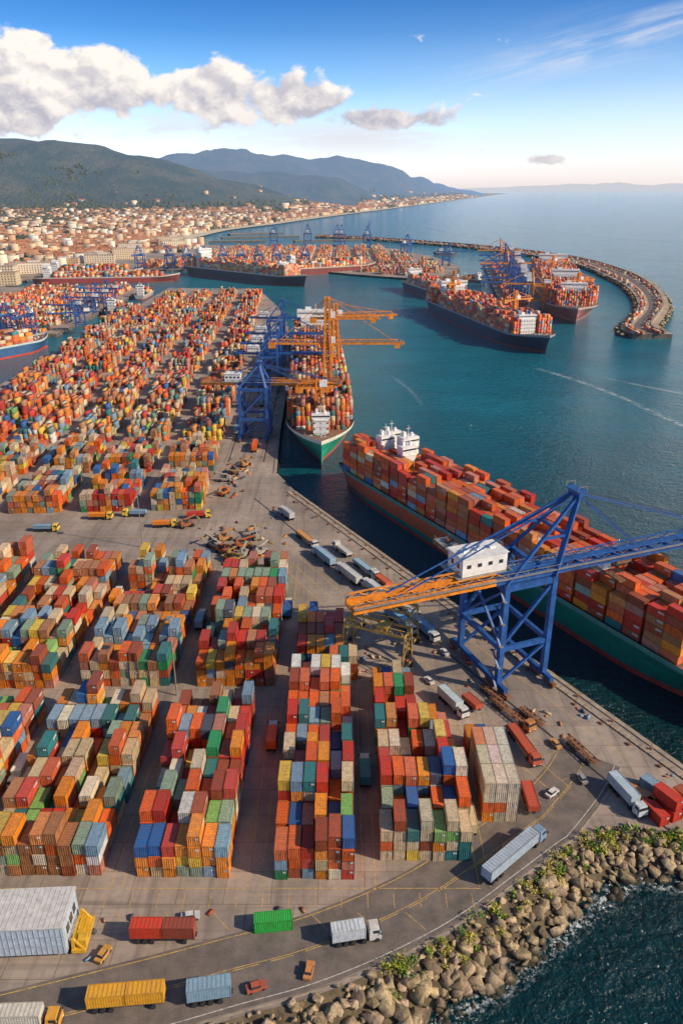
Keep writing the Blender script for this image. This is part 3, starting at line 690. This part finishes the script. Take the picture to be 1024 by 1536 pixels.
# ------------------------------------------------------------ hills
RID=[[(-4200,4800,470),(-2300,4900,430),(-1950,5000,430),(-1650,5050,400),(-1250,5000,300),(-890,5050,190),(-500,5200,90)],
     [(-5500,9500,520),(-2300,9200,430),(-1330,9000,500),(-812,9100,440),(-300,9600,420),(80,9900,410),(775,11000,300),(1400,13000,210),(2300,15500,160),(3300,18500,140)],
     [(-3500,7000,300),(-2100,7000,280),(-900,7200,260),(-330,7300,230),(150,7700,130),(500,8300,50)]]
WD=[800,1050,700]
segs=[]
for rd,wd in zip(RID,WD):
    for a,b in zip(rd,rd[1:]): segs.append((a,b,wd))
CB=np.array(BEACH+[(4800,24136)])
def hmain(X,Y):
    Hh=np.zeros_like(X)
    for a,b,wd in segs:
        ax,ay,az=a;bx,by,bz=b; dx,dy=bx-ax,by-ay; t=np.clip(((X-ax)*dx+(Y-ay)*dy)/(dx*dx+dy*dy),0,1)
        d=np.hypot(X-(ax+t*dx),Y-(ay+t*dy)); Hh=np.maximum(Hh,(az+t*(bz-az))*np.exp(-(d/wd)**2*1.2))
    xc=np.interp(Y,CB[:,1],CB[:,0]); f=np.clip((xc-60-X)/700,0,1)
    return Hh*f*f*(3-2*f)
gx=np.arange(-7000,4600,50.); gy=np.arange(2300,20500,70.); X,Y=np.meshgrid(gx,gy); Z=hmain(X,Y)
NZ=np.zeros_like(X)
for i in range(X.shape[0]):
    for j in range(X.shape[1]):
        if Z[i,j]>6:
            v=Vector((X[i,j]/1000,Y[i,j]/1300,0)); NZ[i,j]=noise.fractal(v,.9,2.1,6)*1.1+.45*(noise.ridged_multi_fractal(v*1.7,.9,2.1,5,1,2)-1.0)
Z=Z*(1+.22*np.clip(NZ,-1.4,1.2))
def hat(x,y):
    z=float(hmain(np.array([x]),np.array([y]))[0]); return max(0,z-9) if z>14 else 0
Zt=Z-10
nr,nc=X.shape; V=np.stack([X,Y,Zt],-1).reshape(-1,3)
idx=np.arange(nr*nc).reshape(nr,nc); keep=(Z[:-1,:-1]>7)|(Z[1:,1:]>7)
F=np.stack([idx[:-1,:-1],idx[:-1,1:],idx[1:,1:],idx[1:,:-1]],-1)[keep]
me=bpy.data.meshes.new('hills'); me.from_pydata(V.tolist(),[],F.tolist())
me.polygons.foreach_set('use_smooth',[True]*len(me.polygons))
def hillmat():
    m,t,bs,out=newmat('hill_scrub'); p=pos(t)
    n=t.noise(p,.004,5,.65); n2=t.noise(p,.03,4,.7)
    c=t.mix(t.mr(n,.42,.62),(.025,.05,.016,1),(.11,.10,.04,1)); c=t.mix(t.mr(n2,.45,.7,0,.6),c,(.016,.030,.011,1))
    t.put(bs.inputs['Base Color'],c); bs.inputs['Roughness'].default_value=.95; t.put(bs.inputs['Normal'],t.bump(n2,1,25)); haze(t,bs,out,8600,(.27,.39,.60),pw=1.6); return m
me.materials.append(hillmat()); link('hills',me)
mb=MB(); pts=[]
for k in range(80):
    x=5200+k*300; z=40+430*max(0,math.sin(min(1,k/72)*math.pi))**.7*(.75+.35*noise.noise(Vector((k*.16,3,0)))+.15*noise.noise(Vector((k*.7,1,0)))); pts.append((x,z))
for i in range(79):
    a,b=pts[i],pts[i+1]; mb.add([(a[0],40000,-5),(b[0],40000,-5),(b[0],42000,b[1]),(a[0],42000,a[1])],[(0,1,2,3)])
    mb.add([(a[0],42000,a[1]),(b[0],42000,b[1]),(b[0],45000,-5),(a[0],45000,-5)],[(0,1,2,3)])
m,t,bs,out=newmat('headland_scrub'); bs.inputs['Base Color'].default_value=(.08,.09,.06,1); haze(t,bs,out,14000,(.64,.66,.72)); link('distant_headland',mb.mesh('distant_headland',[m]))

# ------------------------------------------------------------ town
CP=[tuple(c) for c in COAST]
def inland(x,y):
    c=False; n=len(CP); j=n-1
    for i in range(n):
        xi,yi=CP[i];xj,yj=CP[j]
        if (yi>y)!=(yj>y) and x<(xj-xi)*(y-yi)/(yj-yi)+xi: c=not c
        j=i
    return c
hv=[(-.5,-.5,0),(.5,-.5,0),(.5,.5,0),(-.5,.5,0),(-.5,-.5,.78),(.5,-.5,.78),(.5,.5,.78),(-.5,.5,.78),(-.56,-.56,.775),(.56,-.56,.775),(.56,.56,.775),(-.56,.56,.775),(-.25,0,1),(.25,0,1)]
hf=[(0,1,5,4),(1,2,6,5),(2,3,7,6),(3,0,4,7),(8,9,13,12),(10,11,12,13)]
ht=[(9,10,13),(11,8,12)]
fv=[(-.5,-.5,0),(.5,-.5,0),(.5,.5,0),(-.5,.5,0),(-.5,-.5,1),(.5,-.5,1),(.5,.5,1),(-.5,.5,1),(-.46,-.46,1),(.46,-.46,1),(.46,.46,1),(-.46,.46,1),(-.46,-.46,.96),(.46,-.46,.96),(.46,.46,.96),(-.46,.46,.96)]
ff_=[(0,1,5,4),(1,2,6,5),(2,3,7,6),(3,0,4,7),(4,5,9,8),(5,6,10,9),(6,7,11,10),(7,4,8,11),(12,13,14,15)]
hx=[];hc=[];rc=[];fx=[];fc=[];tx=[];tcx=[]
wallc=[(.72,.56,.38),(.76,.66,.50),(.66,.44,.26),(.78,.72,.62),(.60,.34,.18),(.70,.52,.32),(.55,.42,.30)]
roofc=[(.50,.17,.07),(.58,.22,.09),(.42,.14,.06),(.60,.28,.14),(.45,.2,.10)]
y=1110
while y<14000:
    sp=19 if y<2400 else 25 if y<4000 else 38 if y<7000 else 62
    x=-.47*y-250
    xmax=.2*y+200
    ang=.25+.5*noise.noise(Vector((0,y/900,0)))
    while x<xmax:
        X_=x+random.uniform(-.3,.3)*sp; Y_=y+random.uniform(-.3,.3)*sp
        x+=sp
        if Y_<1340 and X_>-490: continue
        if Y_<2000 and X_>-475: 
            if not (X_<-330 and Y_>1700): continue
        if Y_>6000 and X_<.02*Y_: continue
        if not inland(X_+8,Y_) or not inland(X_+45,Y_-20): continue
        g=hat(X_,Y_)
        dn=noise.noise(Vector((X_/260,Y_/320,5)))+.5*noise.noise(Vector((X_/90,Y_/120,1)))
        ok=g<30 or random.random()<.15*math.exp(-(g-30)/40)
        if g>60 and not ok: continue
        if Y_>5000 and random.random()<(.05+.35*min(1,(Y_-5000)/5000)): ok=False
        if dn<-.42 or not ok or random.random()<.07:
            for _ in range(3 if Y_<3500 else 2):
                s=random.uniform(3,6.5)*(1 if Y_<3000 else 1.7); tx.append((X_+random.gauss(0,sp*.35),Y_+random.gauss(0,sp*.35),g+s*.5,random.uniform(0,6),s,s,s*random.uniform(.7,1.2))); q=random.uniform(.6,1.3); tcx.append((.035*q,.055*q,.02*q))
            continue
        a=ang+random.choice([0,0,math.pi/2])+random.gauss(0,.08); k=sp/20
        big=random.random()
        if big<.13 or (Y_<1500 and big<.3):
            h=random.uniform(13,24); fx.append((X_,Y_,g-2,a,random.uniform(12,17)*k,random.uniform(12,24)*k,h)); fc.append(random.choice(wallc))
        else:
            h=random.uniform(7,14)*(1 if Y_<4000 else 1.4); hx.append((X_,Y_,g-2,a,random.uniform(13,19)*k,random.uniform(9,13)*k,h+2)); hc.append(random.choice(wallc)); rc.append(random.choice(roofc))
    y+=sp*(1 if y<4000 else 1.15)
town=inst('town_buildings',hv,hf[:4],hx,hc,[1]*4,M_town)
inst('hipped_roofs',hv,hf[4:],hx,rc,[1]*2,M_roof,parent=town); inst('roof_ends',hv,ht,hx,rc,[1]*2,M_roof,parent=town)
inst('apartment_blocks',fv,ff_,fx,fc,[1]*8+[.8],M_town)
bm=bmesh.new(); bmesh.ops.create_icosphere(bm,subdivisions=2,radius=1)
r_=random.Random(3)
for v in bm.verts: v.co*=r_.uniform(.62,1.25)
tv=[tuple(v.co) for v in bm.verts]; tf=[[q.index for q in f.verts] for f in bm.faces]; bm.free()
for _ in range(3200):
    Y_=random.uniform(2300,4600); X_=-.40*Y_+random.gauss(0,.07)*Y_
    if noise.noise(Vector((X_/200,Y_/200,9)))<.05 and Y_<3400: continue
    if not inland(X_,Y_): continue
    s=random.uniform(6,11); q=random.uniform(.6,1.3); tx.append((X_,Y_,hat(X_,Y_)+s*.5,random.uniform(0,6),s,s,s)); tcx.append((.026*q,.046*q,.016*q))
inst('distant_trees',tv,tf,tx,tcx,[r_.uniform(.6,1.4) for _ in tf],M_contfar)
def port_building(x,y,w,d,h,rot,col):
    mb=MB(); mb.box((0,0,h/2),(w,d,h),0,0,col); mb.box((0,0,h+.3),(w+1,d+1,.6),1,0,(.50,.34,.22))
    mb.box((w*.1,0,h+1.6),(w*.3,d*.5,2.4),1,0,(.66,.60,.50)); mb.box((-w*.3,0,h+1.2),(w*.1,d*.3,1.6),1,0,(.5,.45,.40))
    nf=int(h/3.3)
    for f in range(nf):
        z=1.9+f*3.3; n=int(w/4)
        for i in range(n):
            for s in(-1,1): mb.box((-w/2+(i+.5)*w/n,s*(d/2+.02),z),(1.5,.1,1.5),2)
        n=int(d/4)
        for i in range(n):
            for s in(-1,1): mb.box((s*(w/2+.02),-d/2+(i+.5)*d/n,z),(.1,1.5,1.5),2)
        if f: mb.box((0,0,z-1.65),(w+.2,d+.2,.18),1,0,[q*.9 for q in col])
    link('port_building',mb.mesh('port_building',[M_contfar,M_contfar,M_glass]),(x,y,0),rot)
for a in((-500,1120,90,22,17,.1,(.80,.60,.36)),(-520,1190,70,24,20,.1,(.82,.66,.46)),(-500,1290,60,26,16,.3,(.84,.70,.54)),(-420,1400,50,22,20,.2,(.82,.66,.46)),(-445,1470,44,20,18,.2,(.84,.72,.56)),(-410,1560,60,20,20,.3,(.80,.62,.42)),(-430,1650,46,26,22,.2,(.84,.68,.50)),(-480,1380,60,22,15,.1,(.70,.45,.26)),(-370,1780,50,20,20,.4,(.82,.70,.50)),(-390,1860,60,22,24,.3,(.78,.6,.40))):
    port_building(*a)

# ------------------------------------------------------------ vehicles
def truck(name,loc,rot,trailer,L=12,h=2.6,cab=(.6,.6,.58),split=None,z=1.35,nocab=False):
    mb=MB()
    mb.box((0,0,z-.2),(L+.4,.9,.25),1)
    for s in(-1,1): mb.beam((-L/2,s*1.05,z-.08),(L/2,s*1.05,z-.08),.16,.18,1)
    for k in range(int(L/1.5)): mb.box((-L/2+.6+k*1.5,0,z-.06),(.14,2.3,.14),1)
    if h>0:
        cs=split or [trailer]; ln=L/len(cs)
        for i,c in enumerate(cs):
            x=-L/2+ln*(i+.5); mb.box((x,0,z+h/2+.02),(ln-.15,2.36,h-.1),0,0,c)
            for sx in(-1,1):
                for sy in(-1,1): mb.box((x+sx*(ln/2-.16),sy*1.16,z+h/2+.02),(.18,.18,h),0,0,[q*.7 for q in c])
            for sy in(-1,1):
                mb.beam((x-ln/2+.1,sy*1.17,z+h),(x+ln/2-.1,sy*1.17,z+h),.14,.14,0,[q*.7 for q in c])
                k=x-ln/2+.5
                while k<x+ln/2-.3: mb.box((k,sy*1.2,z+h/2),(.14,.06,h-.35),0,0,[q*.86 for q in c]); k+=.42
            k=x-ln/2+.6
            while k<x+ln/2-.4: mb.box((k,0,z+h-.01),(.22,2.2,.06),0,0,[q*.9 for q in c]); k+=.75
    wx=[-L/2+1.2,-L/2+2.5,-L/2+3.8]
    if not nocab:
        c=L/2+1.7; mb.box((c,0,1.35),(2.2,2.4,1.5),0,0,cab); mb.box((c-.1,0,2.6),(1.9,2.3,1.1),0,0,cab,taper=.88)
        mb.box((c+.93,0,2.45),(.1,2.0,.75),2)
        for s in(-1,1): mb.box((c+.1,s*1.1,2.45),(1.1,.1,.65),2); mb.box((c+1.12,s*.85,1.0),(.08,.4,.25),0,0,(.8,.8,.7)); mb.box((c+1.05,s*1.4,2.3),(.15,.25,.6),1)
        mb.box((c+1.12,0,.75),(.1,2.4,.35),1); mb.box((c-2.2,0,.85),(2.6,1.0,.3),1)
        wx+=[c+.3,c-2.1]
    else: wx+=[L/2-2]
    for x in wx:
        for s in(-1,1): mb.cyl((x,s*.8,.5),(x,s*1.2,.5),.5,3,12); mb.cyl((x,s*1.2,.5),(x,s*1.23,.5),.25,1,8)
    link(name,mb.mesh(name,[M_attr,M_dark if h>0 else M_rust,M_glass,M_tyre]),(loc[0],loc[1],0),rot)
C=PAL
truck('container_truck',(-32,97.8),R(0),None,11.6,2.6,(.5,.1,.05),[(.66,.06,.02),(.34,.07,.04)],nocab=True)
truck('container_truck',(1.2,97.4),R(10),(.62,.66,.68),6.2,2.4,(.62,.6,.55))
truck('container_truck',(-35.5,85.6),R(5),None,12.6,2.5,(.65,.4,.05),[(.80,.40,.03),(.78,.38,.03)],nocab=True)
truck('container_truck',(-22,86.6),R(9),(.26,.40,.50),7.4,2.6,(.25,.3,.35),nocab=True)
truck('container_truck',(-52.5,82),R(2),(.66,.62,.52),9,2.6,(.75,.35,.04))
truck('container_truck',(33.8,114.6),R(41),(.42,.50,.58),15.5,2.5,(.2,.3,.42))
truck('container_truck',(62.5,133),R(-72),(.45,.55,.62),8.5,2.4,(.55,.6,.62))
truck('container_truck',(28.4,166),R(-63),(.50,.58,.62),8.5,2.4,(.6,.6,.6))
truck('container_truck',(43.6,150),R(-75),(.50,.09,.04),11,1.2,(.5,.1,.05))
truck('container_truck',(41.4,131),R(-90),(.50,.08,.04),8,1.5,(.4,.1,.05),nocab=True)
truck('flatbed_trailer',(57.5,147),R(-66),None,10,0,nocab=True)
truck('flatbed_trailer',(43,162),R(-60),None,12,0,(.5,.2,.05)); truck('flatbed_trailer',(48.5,160),R(-60),None,8,0,nocab=True)
truck('flatbed_trailer',(40,170),R(-60),None,8,0,nocab=True)
truck('container_truck',(34,165),R(-60),(.45,.08,.04),6,1.3,nocab=True)
for (x,y,c) in((17.5,207,(.22,.44,.58)),(11,226,(.55,.60,.62)),(3,236,(.55,.56,.55)),(-6,250,(.3,.45,.58)),(20.5,214,(.5,.5,.5)),(1,256,(.55,.53,.48)),(24,203,(.25,.4,.55)),(-14,268,(.6,.3,.1)),(8,243,(.3,.45,.55)),(-22,290,(.5,.5,.5)),(14,233,(.6,.12,.05))):
    truck('container_truck',(x,y),R(-60+random.choice([0,180])),c,random.choice([8,12]),random.choice([1,2.4]))
for (x,y,r) in((-72,281,5),(-100,289,0),(-140,279,180),(-60,290,10),(-118,277,0),(-84,292,180)): truck('container_truck',(x,y),R(r),random.choice([C['org'],C['red'],C['gbl']]),7,1.3,C['yel'])
for (x,y,c) in((-16.9,150,'orr'),(-43.6,205,'gbl'),(-17,212,'blu'),(-73.6,140,'wht'),(5.4,138,'teal'),(-73.8,220,'org'),(27,124,'bei')): truck('container_truck',(x,y),R(90 if c!='wht' else -90),C[c],6.2,2.4,(.6,.6,.55))
for (x,y) in((-45,380),(-47,440),(-50,470),(-58,410),(-62,520),(-60,600),(-54,560)): truck('container_truck',(x,y),R(92),random.choice([C['orr'],C['gbl'],C['wht'],C['brn']]),12,2.5,(.6,.6,.55))
def container(loc,rot,col,L=1,z=0):
    xf=[(0,0,0,0,1,L,1)]; V,F,ff,ov=CT[1]; o=inst('shipping_container',V,F,xf,[col],ff,M_cont,over=ov); o.location=(loc[0],loc[1],z); o.rotation_euler=(0,0,rot); return o
container((-12.5,100.3),R(96),(.03,.42,.06),1.15)
for x,y,r,z,c in((67.5,127.2,20,0,'red'),(70.5,128.4,24,0,'red'),(73.4,129.6,18,0,'orr'),(70.5,128.8,30,2.62,'red'),(76,131,25,0,'rust'),(66,131.8,50,0,'brn'),(70,134.5,35,0,'gbl')): container((x,y),R(r),C[c],1,z)
mb=MB(); mb.box((0,0,4.6),(14.5,8.2,6.4),0,0,(.48,.55,.62)); mb.box((0,0,7.85),(14.9,8.6,.25),0,0,(.64,.62,.58))
for k in range(16): mb.box((-6.9+k*.92,-4.14,4.6),(.12,.08,6.1),0,0,(.40,.47,.54)); mb.box((-6.9+k*.92,0,7.99),(.1,8.3,.06),0,0,(.54,.52,.48))
for k in range(9): mb.box((7.29,-3.7+k*.92,4.6),(.08,.12,6.1),0,0,(.42,.48,.54))
for z in(3.4,5.6): mb.box((0,-4.16,z),(14.4,.06,.14),0,0,(.36,.42,.48))
for k in range(3): mb.box((7.36,-2+k*2,5.2),(.08,1.2,1.6),1)
mb.box((0,0,1.1),(15,6,.5),2)
for k in range(8):
    for s in(-1,1): mb.cyl((-6.3+k*1.8,s*2.6,.55),(-6.3+k*1.8,s*3.2,.55),.55,3,10)
for s in(-1,1): mb.beam((8,s*3,.5),(8.2,s*3,3.6),.5,.5,4); mb.beam((10,s*3,.6),(8.2,s*3,3.6),.35,.35,4)
for k in range(6): mb.box((8.1+k*.35,0,3.2-k*.5),(.35,6,.12),4)
mb.box((9,0,.9),(2.4,7,.7),4); mb.box((9.6,-2.2,2.2),(1.4,1.6,1.8),4)
link('cargo_transporter',mb.mesh('cargo_transporter',[M_attr,M_glass,M_dark,M_tyre,M_yel]),(-55.5,97.5,0),R(3))
def stacker(x,y,r,col):
    mb=MB(); mb.box((0,0,1.5),(6,2.6,1.2),0,0,col); mb.box((-2.2,0,2.4),(1.8,2.6,1.2),0,0,col); mb.box((-.4,0,3.1),(1.6,1.5,1.7),1); mb.box((-.4,0,4.0),(1.8,1.7,.15),0,0,col)
    mb.beam((-2.6,0,3.3),(4.6,0,4.9),.6,.7,0,col); mb.beam((4.6,0,4.9),(5.2,0,3.8),.4,.4,2); mb.box((5.2,0,3.6),(.9,5,.4),0,0,(.35,.25,.08)); mb.beam((.8,.5,2.2),(2.2,.5,4.2),.3,.3,2)
    for s in(-1,1): mb.cyl((2.2,s*1.0,.85),(2.2,s*1.9,.85),.85,2,12); mb.cyl((-2.2,s*.9,.7),(-2.2,s*1.5,.7),.7,2,12)
    link('reach_stacker',mb.mesh('reach_stacker',[M_attr,M_glass,M_tyre]),(x,y,0),R(r),scale=.9)
for i,(x,y) in enumerate(((-37,262),(-44,257),(-33,270),(-40,250),(-51,344),(-47,354),(-54,333),(-62,281),(-45,268),(-52,316),(-30,256),(-8,172),(-36,254),(-48,262))): stacker(x,y,random.uniform(0,360),random.choice([(.55,.30,.05),(.5,.14,.04),(.45,.22,.08),(.3,.12,.06),(.4,.36,.30)]))
def car(x,y,r,col):
    mb=MB(); mb.box((0,0,.7),(4.0,1.7,.7),0,0,col); mb.box((-.2,0,1.25),(2.2,1.5,.6),1,0,(1,1,1),taper=.82); mb.box((-.2,0,1.57),(1.7,1.2,.06),0,0,col)
    mb.box((1.3,0,1.02),(1.3,1.5,.08),0,0,[q*.9 for q in col])
    for s in(-1,1): mb.box((2.01,s*.6,.75),(.06,.3,.18),0,0,(.8,.8,.75)); mb.box((-2.01,s*.6,.8),(.06,.3,.18),0,0,(.5,.02,.02))
    for a in(-1.3,1.3):
        for s in(-1,1): mb.cyl((a,s*.65,.34),(a,s*.88,.34),.34,2,10)
    link('yard_car',mb.mesh('yard_car',[M_attr,M_glass,M_tyre]),(x,y,0),R(r),scale=.85)
for x,y,r,c in((-14.4,88.3,20,(.45,.1,.05)),(-5.6,91.2,80,(.6,.25,.08)),(47,133.5,40,(.65,.63,.6)),(-42,94.3,70,(.6,.3,.06)),(24,176,120,(.6,.6,.6)),(36,186,100,(.5,.1,.05)),(52,150,110,(.6,.3,.1)),(55,138,100,(.3,.3,.3)),(-28,102,10,(.6,.6,.6)),(30,190,110,(.6,.6,.6))): car(x,y,r,c)
xf=[];cl=[]
def clutter(cx,cy,rx,ry_,n,sc=1):
    for _ in range(n):
        s=random.uniform(.12,.38)*sc; xf.append((cx+random.gauss(0,rx),cy+random.gauss(0,ry_),0,random.choice([0,.5,1.05,2.6])+random.gauss(0,.1),s*random.uniform(.5,1.4),s*random.uniform(.4,1.4),s*random.uniform(.3,.8))); cl.append(pick(dict(rust=5,brn=5,org=1,drk=5,bei=2,gbl=2)))
for k in range(24):
    q=Q(random.choice([119,124,134.5]),random.uniform(80,285)); clutter(q[0],q[1],1.0,2,3,.9)
clutter(-38,262,6,8,80,1.3); clutter(-50,338,3,12,50,1.3); clutter(-60,281,8,5,10); clutter(8,185,5,6,30); clutter(-45,420,4,40,50,1.3); clutter(-50,520,4,60,50,1.3); clutter(-45,97,3,2,4); clutter(-30,103,20,1.5,6,.7)
inst('yard_clutter',BV,BF,xf,cl,[1]*5,M_cont)
mb=MB()
for y in(-4,4):
    for x in(-9,9): mb.beam((x,y,1),(x,y*.7,13),.35,.35); mb.box((x,y,.7),(1,2.6,.9),1); mb.cyl((x-.3,y,.6),(x+.3,y,.6),.6,1,10)
    mb.beam((-9,y*.7,13),(9,y*.7,13),.4,.6)
    for k in range(6): mb.beam((-9+k*3,y*.7,13),(-7.5+k*3,y*.7,15),.15,.15); mb.beam((-7.5+k*3,y*.7,15),(-6+k*3,y*.7,13),.15,.15)
    mb.beam((-9,y*.7,15),(9,y*.7,15),.25,.25)
for x in(-9,9): mb.beam((x,-4,2),(x,4,2),.4,.5); mb.beam((x,-3.6,5),(x,2.8,13),.2,.2); mb.beam((x,3.6,5),(x,-2.8,13),.2,.2); mb.beam((x,-2.8,13),(x,2.8,13),.4,.6)
mb.box((2,0,13.6),(3,4,1.0)); mb.box((2,1,12),(1.4,1.2,1.5),1)
me=mb.mesh('rubber_tyred_gantry_crane',[simple('ochre_paint',(.50,.30,.06),.6,0,.4,1),M_dark]); link('rubber_tyred_gantry_crane',me,(10,184,0),R(-25)); link('rubber_tyred_gantry_crane',me,(13,197,0),R(-28))
mb=MB(); mb.cyl((0,0,0),(0,0,24),.22,0,8,.12); mb.cyl((0,0,23.6),(0,0,24.1),.9,0,10)
for k in range(6): a=k*math.pi/3; mb.box((math.cos(a)*1.0,math.sin(a)*1.0,23.6),(.4,.4,.3),0,a)
me=mb.mesh('floodlight_mast',[M_steel])
for x,y in((-44,170),(-104,170),(-75,262),(-130,300),(-62,470),(-160,392),(-100,600)): link('floodlight_mast',me,(x,y,0))

# ------------------------------------------------------------ light, sky, camera
EL_=R(32); sd=Vector((.93,-.34,0)).normalized(); sun_dir=Vector((sd.x*math.cos(EL_),sd.y*math.cos(EL_),math.sin(EL_)))
sl=bpy.data.lights.new('sun','SUN'); sl.energy=5.0; sl.angle=R(.5); sl.color=(1,.82,.59)
so=bpy.data.objects.new('sun',sl); S.collection.objects.link(so); so.rotation_euler=sun_dir.to_track_quat('Z','Y').to_euler()
w=bpy.data.worlds.new('World'); S.world=w; w.use_nodes=True; t=NT(w.node_tree); bg=t.N['Background']
sk=t.N.new('ShaderNodeTexSky'); sk.sky_type='NISHITA'; sk.sun_disc=False; sk.sun_elevation=EL_; sk.sun_rotation=math.atan2(sun_dir.x,sun_dir.y); sk.altitude=100; sk.ozone_density=1.6; sk.dust_density=.8
tc=t.N.new('ShaderNodeTexCoord'); d=t.vm('NORMALIZE',tc.outputs['Generated']); dx,dy,dz=t.sep(d)
cr=t.N.new('ShaderNodeValToRGB'); t.put(cr.inputs[0],t.m('MAXIMUM',dz,0)); r=cr.color_ramp
r.elements[0].position=0; r.elements[0].color=(.66,.62,.84,1); r.elements[1].position=1; r.elements[1].color=(.23,.25,.28,1)
for p,c in((.03,(.60,.60,.78,1)),(.07,(.42,.51,.68,1)),(.11,(.22,.35,.52,1)),(.16,(.09,.215,.385,1)),(.20,(.05,.155,.32,1)),(.30,(.09,.18,.30,1)),(.5,(.21,.24,.28,1))):
    e=r.elements.new(p); e.color=c
sky=t.scale(t.mix(1,sk.outputs[0],cr.outputs[0],'MULTIPLY'),4.0)
dy2=t.m('MAXIMUM',dy,.05); a=t.m('DIVIDE',dx,dy2); e=t.m('DIVIDE',dz,dy2); front=t.mr(dy,.1,.3)
veil=t.m('MULTIPLY',t.m('MULTIPLY',t.mr(a,-.25,.5,0,.45,True),t.mr(e,.22,.02,0,1,True)),front)
sky=t.mix(veil,sky,(8.8,8.2,7.7,1))
def ell(L):
    tot=None
    for ca,ce,ra,re,am in L:
        qx=t.m('DIVIDE',t.m('SUBTRACT',a,ca),ra); qy=t.m('DIVIDE',t.m('SUBTRACT',e,ce),re)
        g=t.m('MULTIPLY',t.m('POWER',2.718,t.m('MULTIPLY',t.m('ADD',t.m('MULTIPLY',qx,qx),t.m('MULTIPLY',qy,qy)),-1)),am)
        tot=g if tot is None else t.m('MAXIMUM',tot,g)
    return tot
tot=ell(((-.29,.112,.085,.038,1.15),(-.42,.098,.12,.040,1.1),(-.345,.152,.032,.012,.80),(-.16,.104,.07,.030,1.05),(-.06,.092,.06,.027,1.0),(.03,.074,.08,.014,.75),(.243,.032,.03,.008,.75),(-.65,.12,.2,.04,.9),(.7,.10,.2,.03,.8)))
def nz(a,e):
    v=t.comb(a,t.m('MULTIPLY',e,1.35),3.3)
    return t.m('ADD',t.m('MULTIPLY',t.m('SUBTRACT',t.noise(v,15,2,.5,.3),.5),1.5),t.m('MULTIPLY',t.m('SUBTRACT',t.noise(v,46,4,.62,.5),.5),.62))
N0=nz(a,e); N1=nz(t.m('ADD',a,.009),t.m('ADD',e,.009))
D0=t.m('ADD',t.m('MULTIPLY',tot,.9),N0)
al=t.m('MULTIPLY',t.mr(D0,.30,.50,0,1,True),front)
lit=t.mr(t.m('SUBTRACT',N0,N1),-.20,.20); lit=t.m('ADD',lit,t.mr(e,.065,.13,-.28,.35))
base=t.mix(lit,(5.4,5.3,6.1,1),(10.4,9.7,9.0,1)); base=t.mix(t.mr(e,.07,.045,0,.6),base,(7.6,7.2,7.4,1))
so2=t.noise(t.comb(a,t.m('MULTIPLY',e,4.5),7.7),8,4,.55,.3)
lb=t.m('MULTIPLY',t.m('MULTIPLY',ell(((-.30,.060,.30,.024,1),(.0,.055,.16,.020,.9))),t.mr(so2,.36,.60,0,.8,True)),front)
ci=t.noise(t.comb(t.m('ADD',t.m('MULTIPLY',a,2.0),t.m('MULTIPLY',e,-1)),t.m('MULTIPLY',t.m('ADD',e,t.m('MULTIPLY',a,-.22)),17),1.7),3.0,4,.6,.5)
qx=t.m('DIVIDE',t.m('SUBTRACT',a,.31),.13); qy=t.m('DIVIDE',t.m('SUBTRACT',t.m('SUBTRACT',e,.155),t.m('MULTIPLY',t.m('SUBTRACT',a,.31),.22)),.022)
gm=t.m('POWER',2.718,t.m('MULTIPLY',t.m('ADD',t.m('MULTIPLY',qx,qx),t.m('MULTIPLY',qy,qy)),-1))
cia=t.m('MULTIPLY',t.m('MULTIPLY',t.mr(ci,.36,.70,0,1,True),gm),t.m('MULTIPLY',front,.7))
c=t.mix(cia,sky,(8.8,8.7,8.9,1)); c=t.mix(lb,c,(7.9,7.4,7.6,1)); c=t.mix(al,c,base)
t.put(bg.inputs[0],c); bg.inputs[1].default_value=.1
cam=bpy.data.cameras.new('camera'); co=bpy.data.objects.new('camera',cam); S.collection.objects.link(co)
co.location=(0,0,125); co.rotation_euler=(R(90-22.87),0,0); cam.sensor_fit='VERTICAL'; cam.sensor_height=36; cam.lens=26.95; cam.clip_start=1; cam.clip_end=300000
S.camera=co
S.view_settings.view_transform='Standard'; S.view_settings.look='None'; S.view_settings.exposure=0
print('objects',len(bpy.data.objects),'town',len(hx),len(fx),'trees',len(tx))
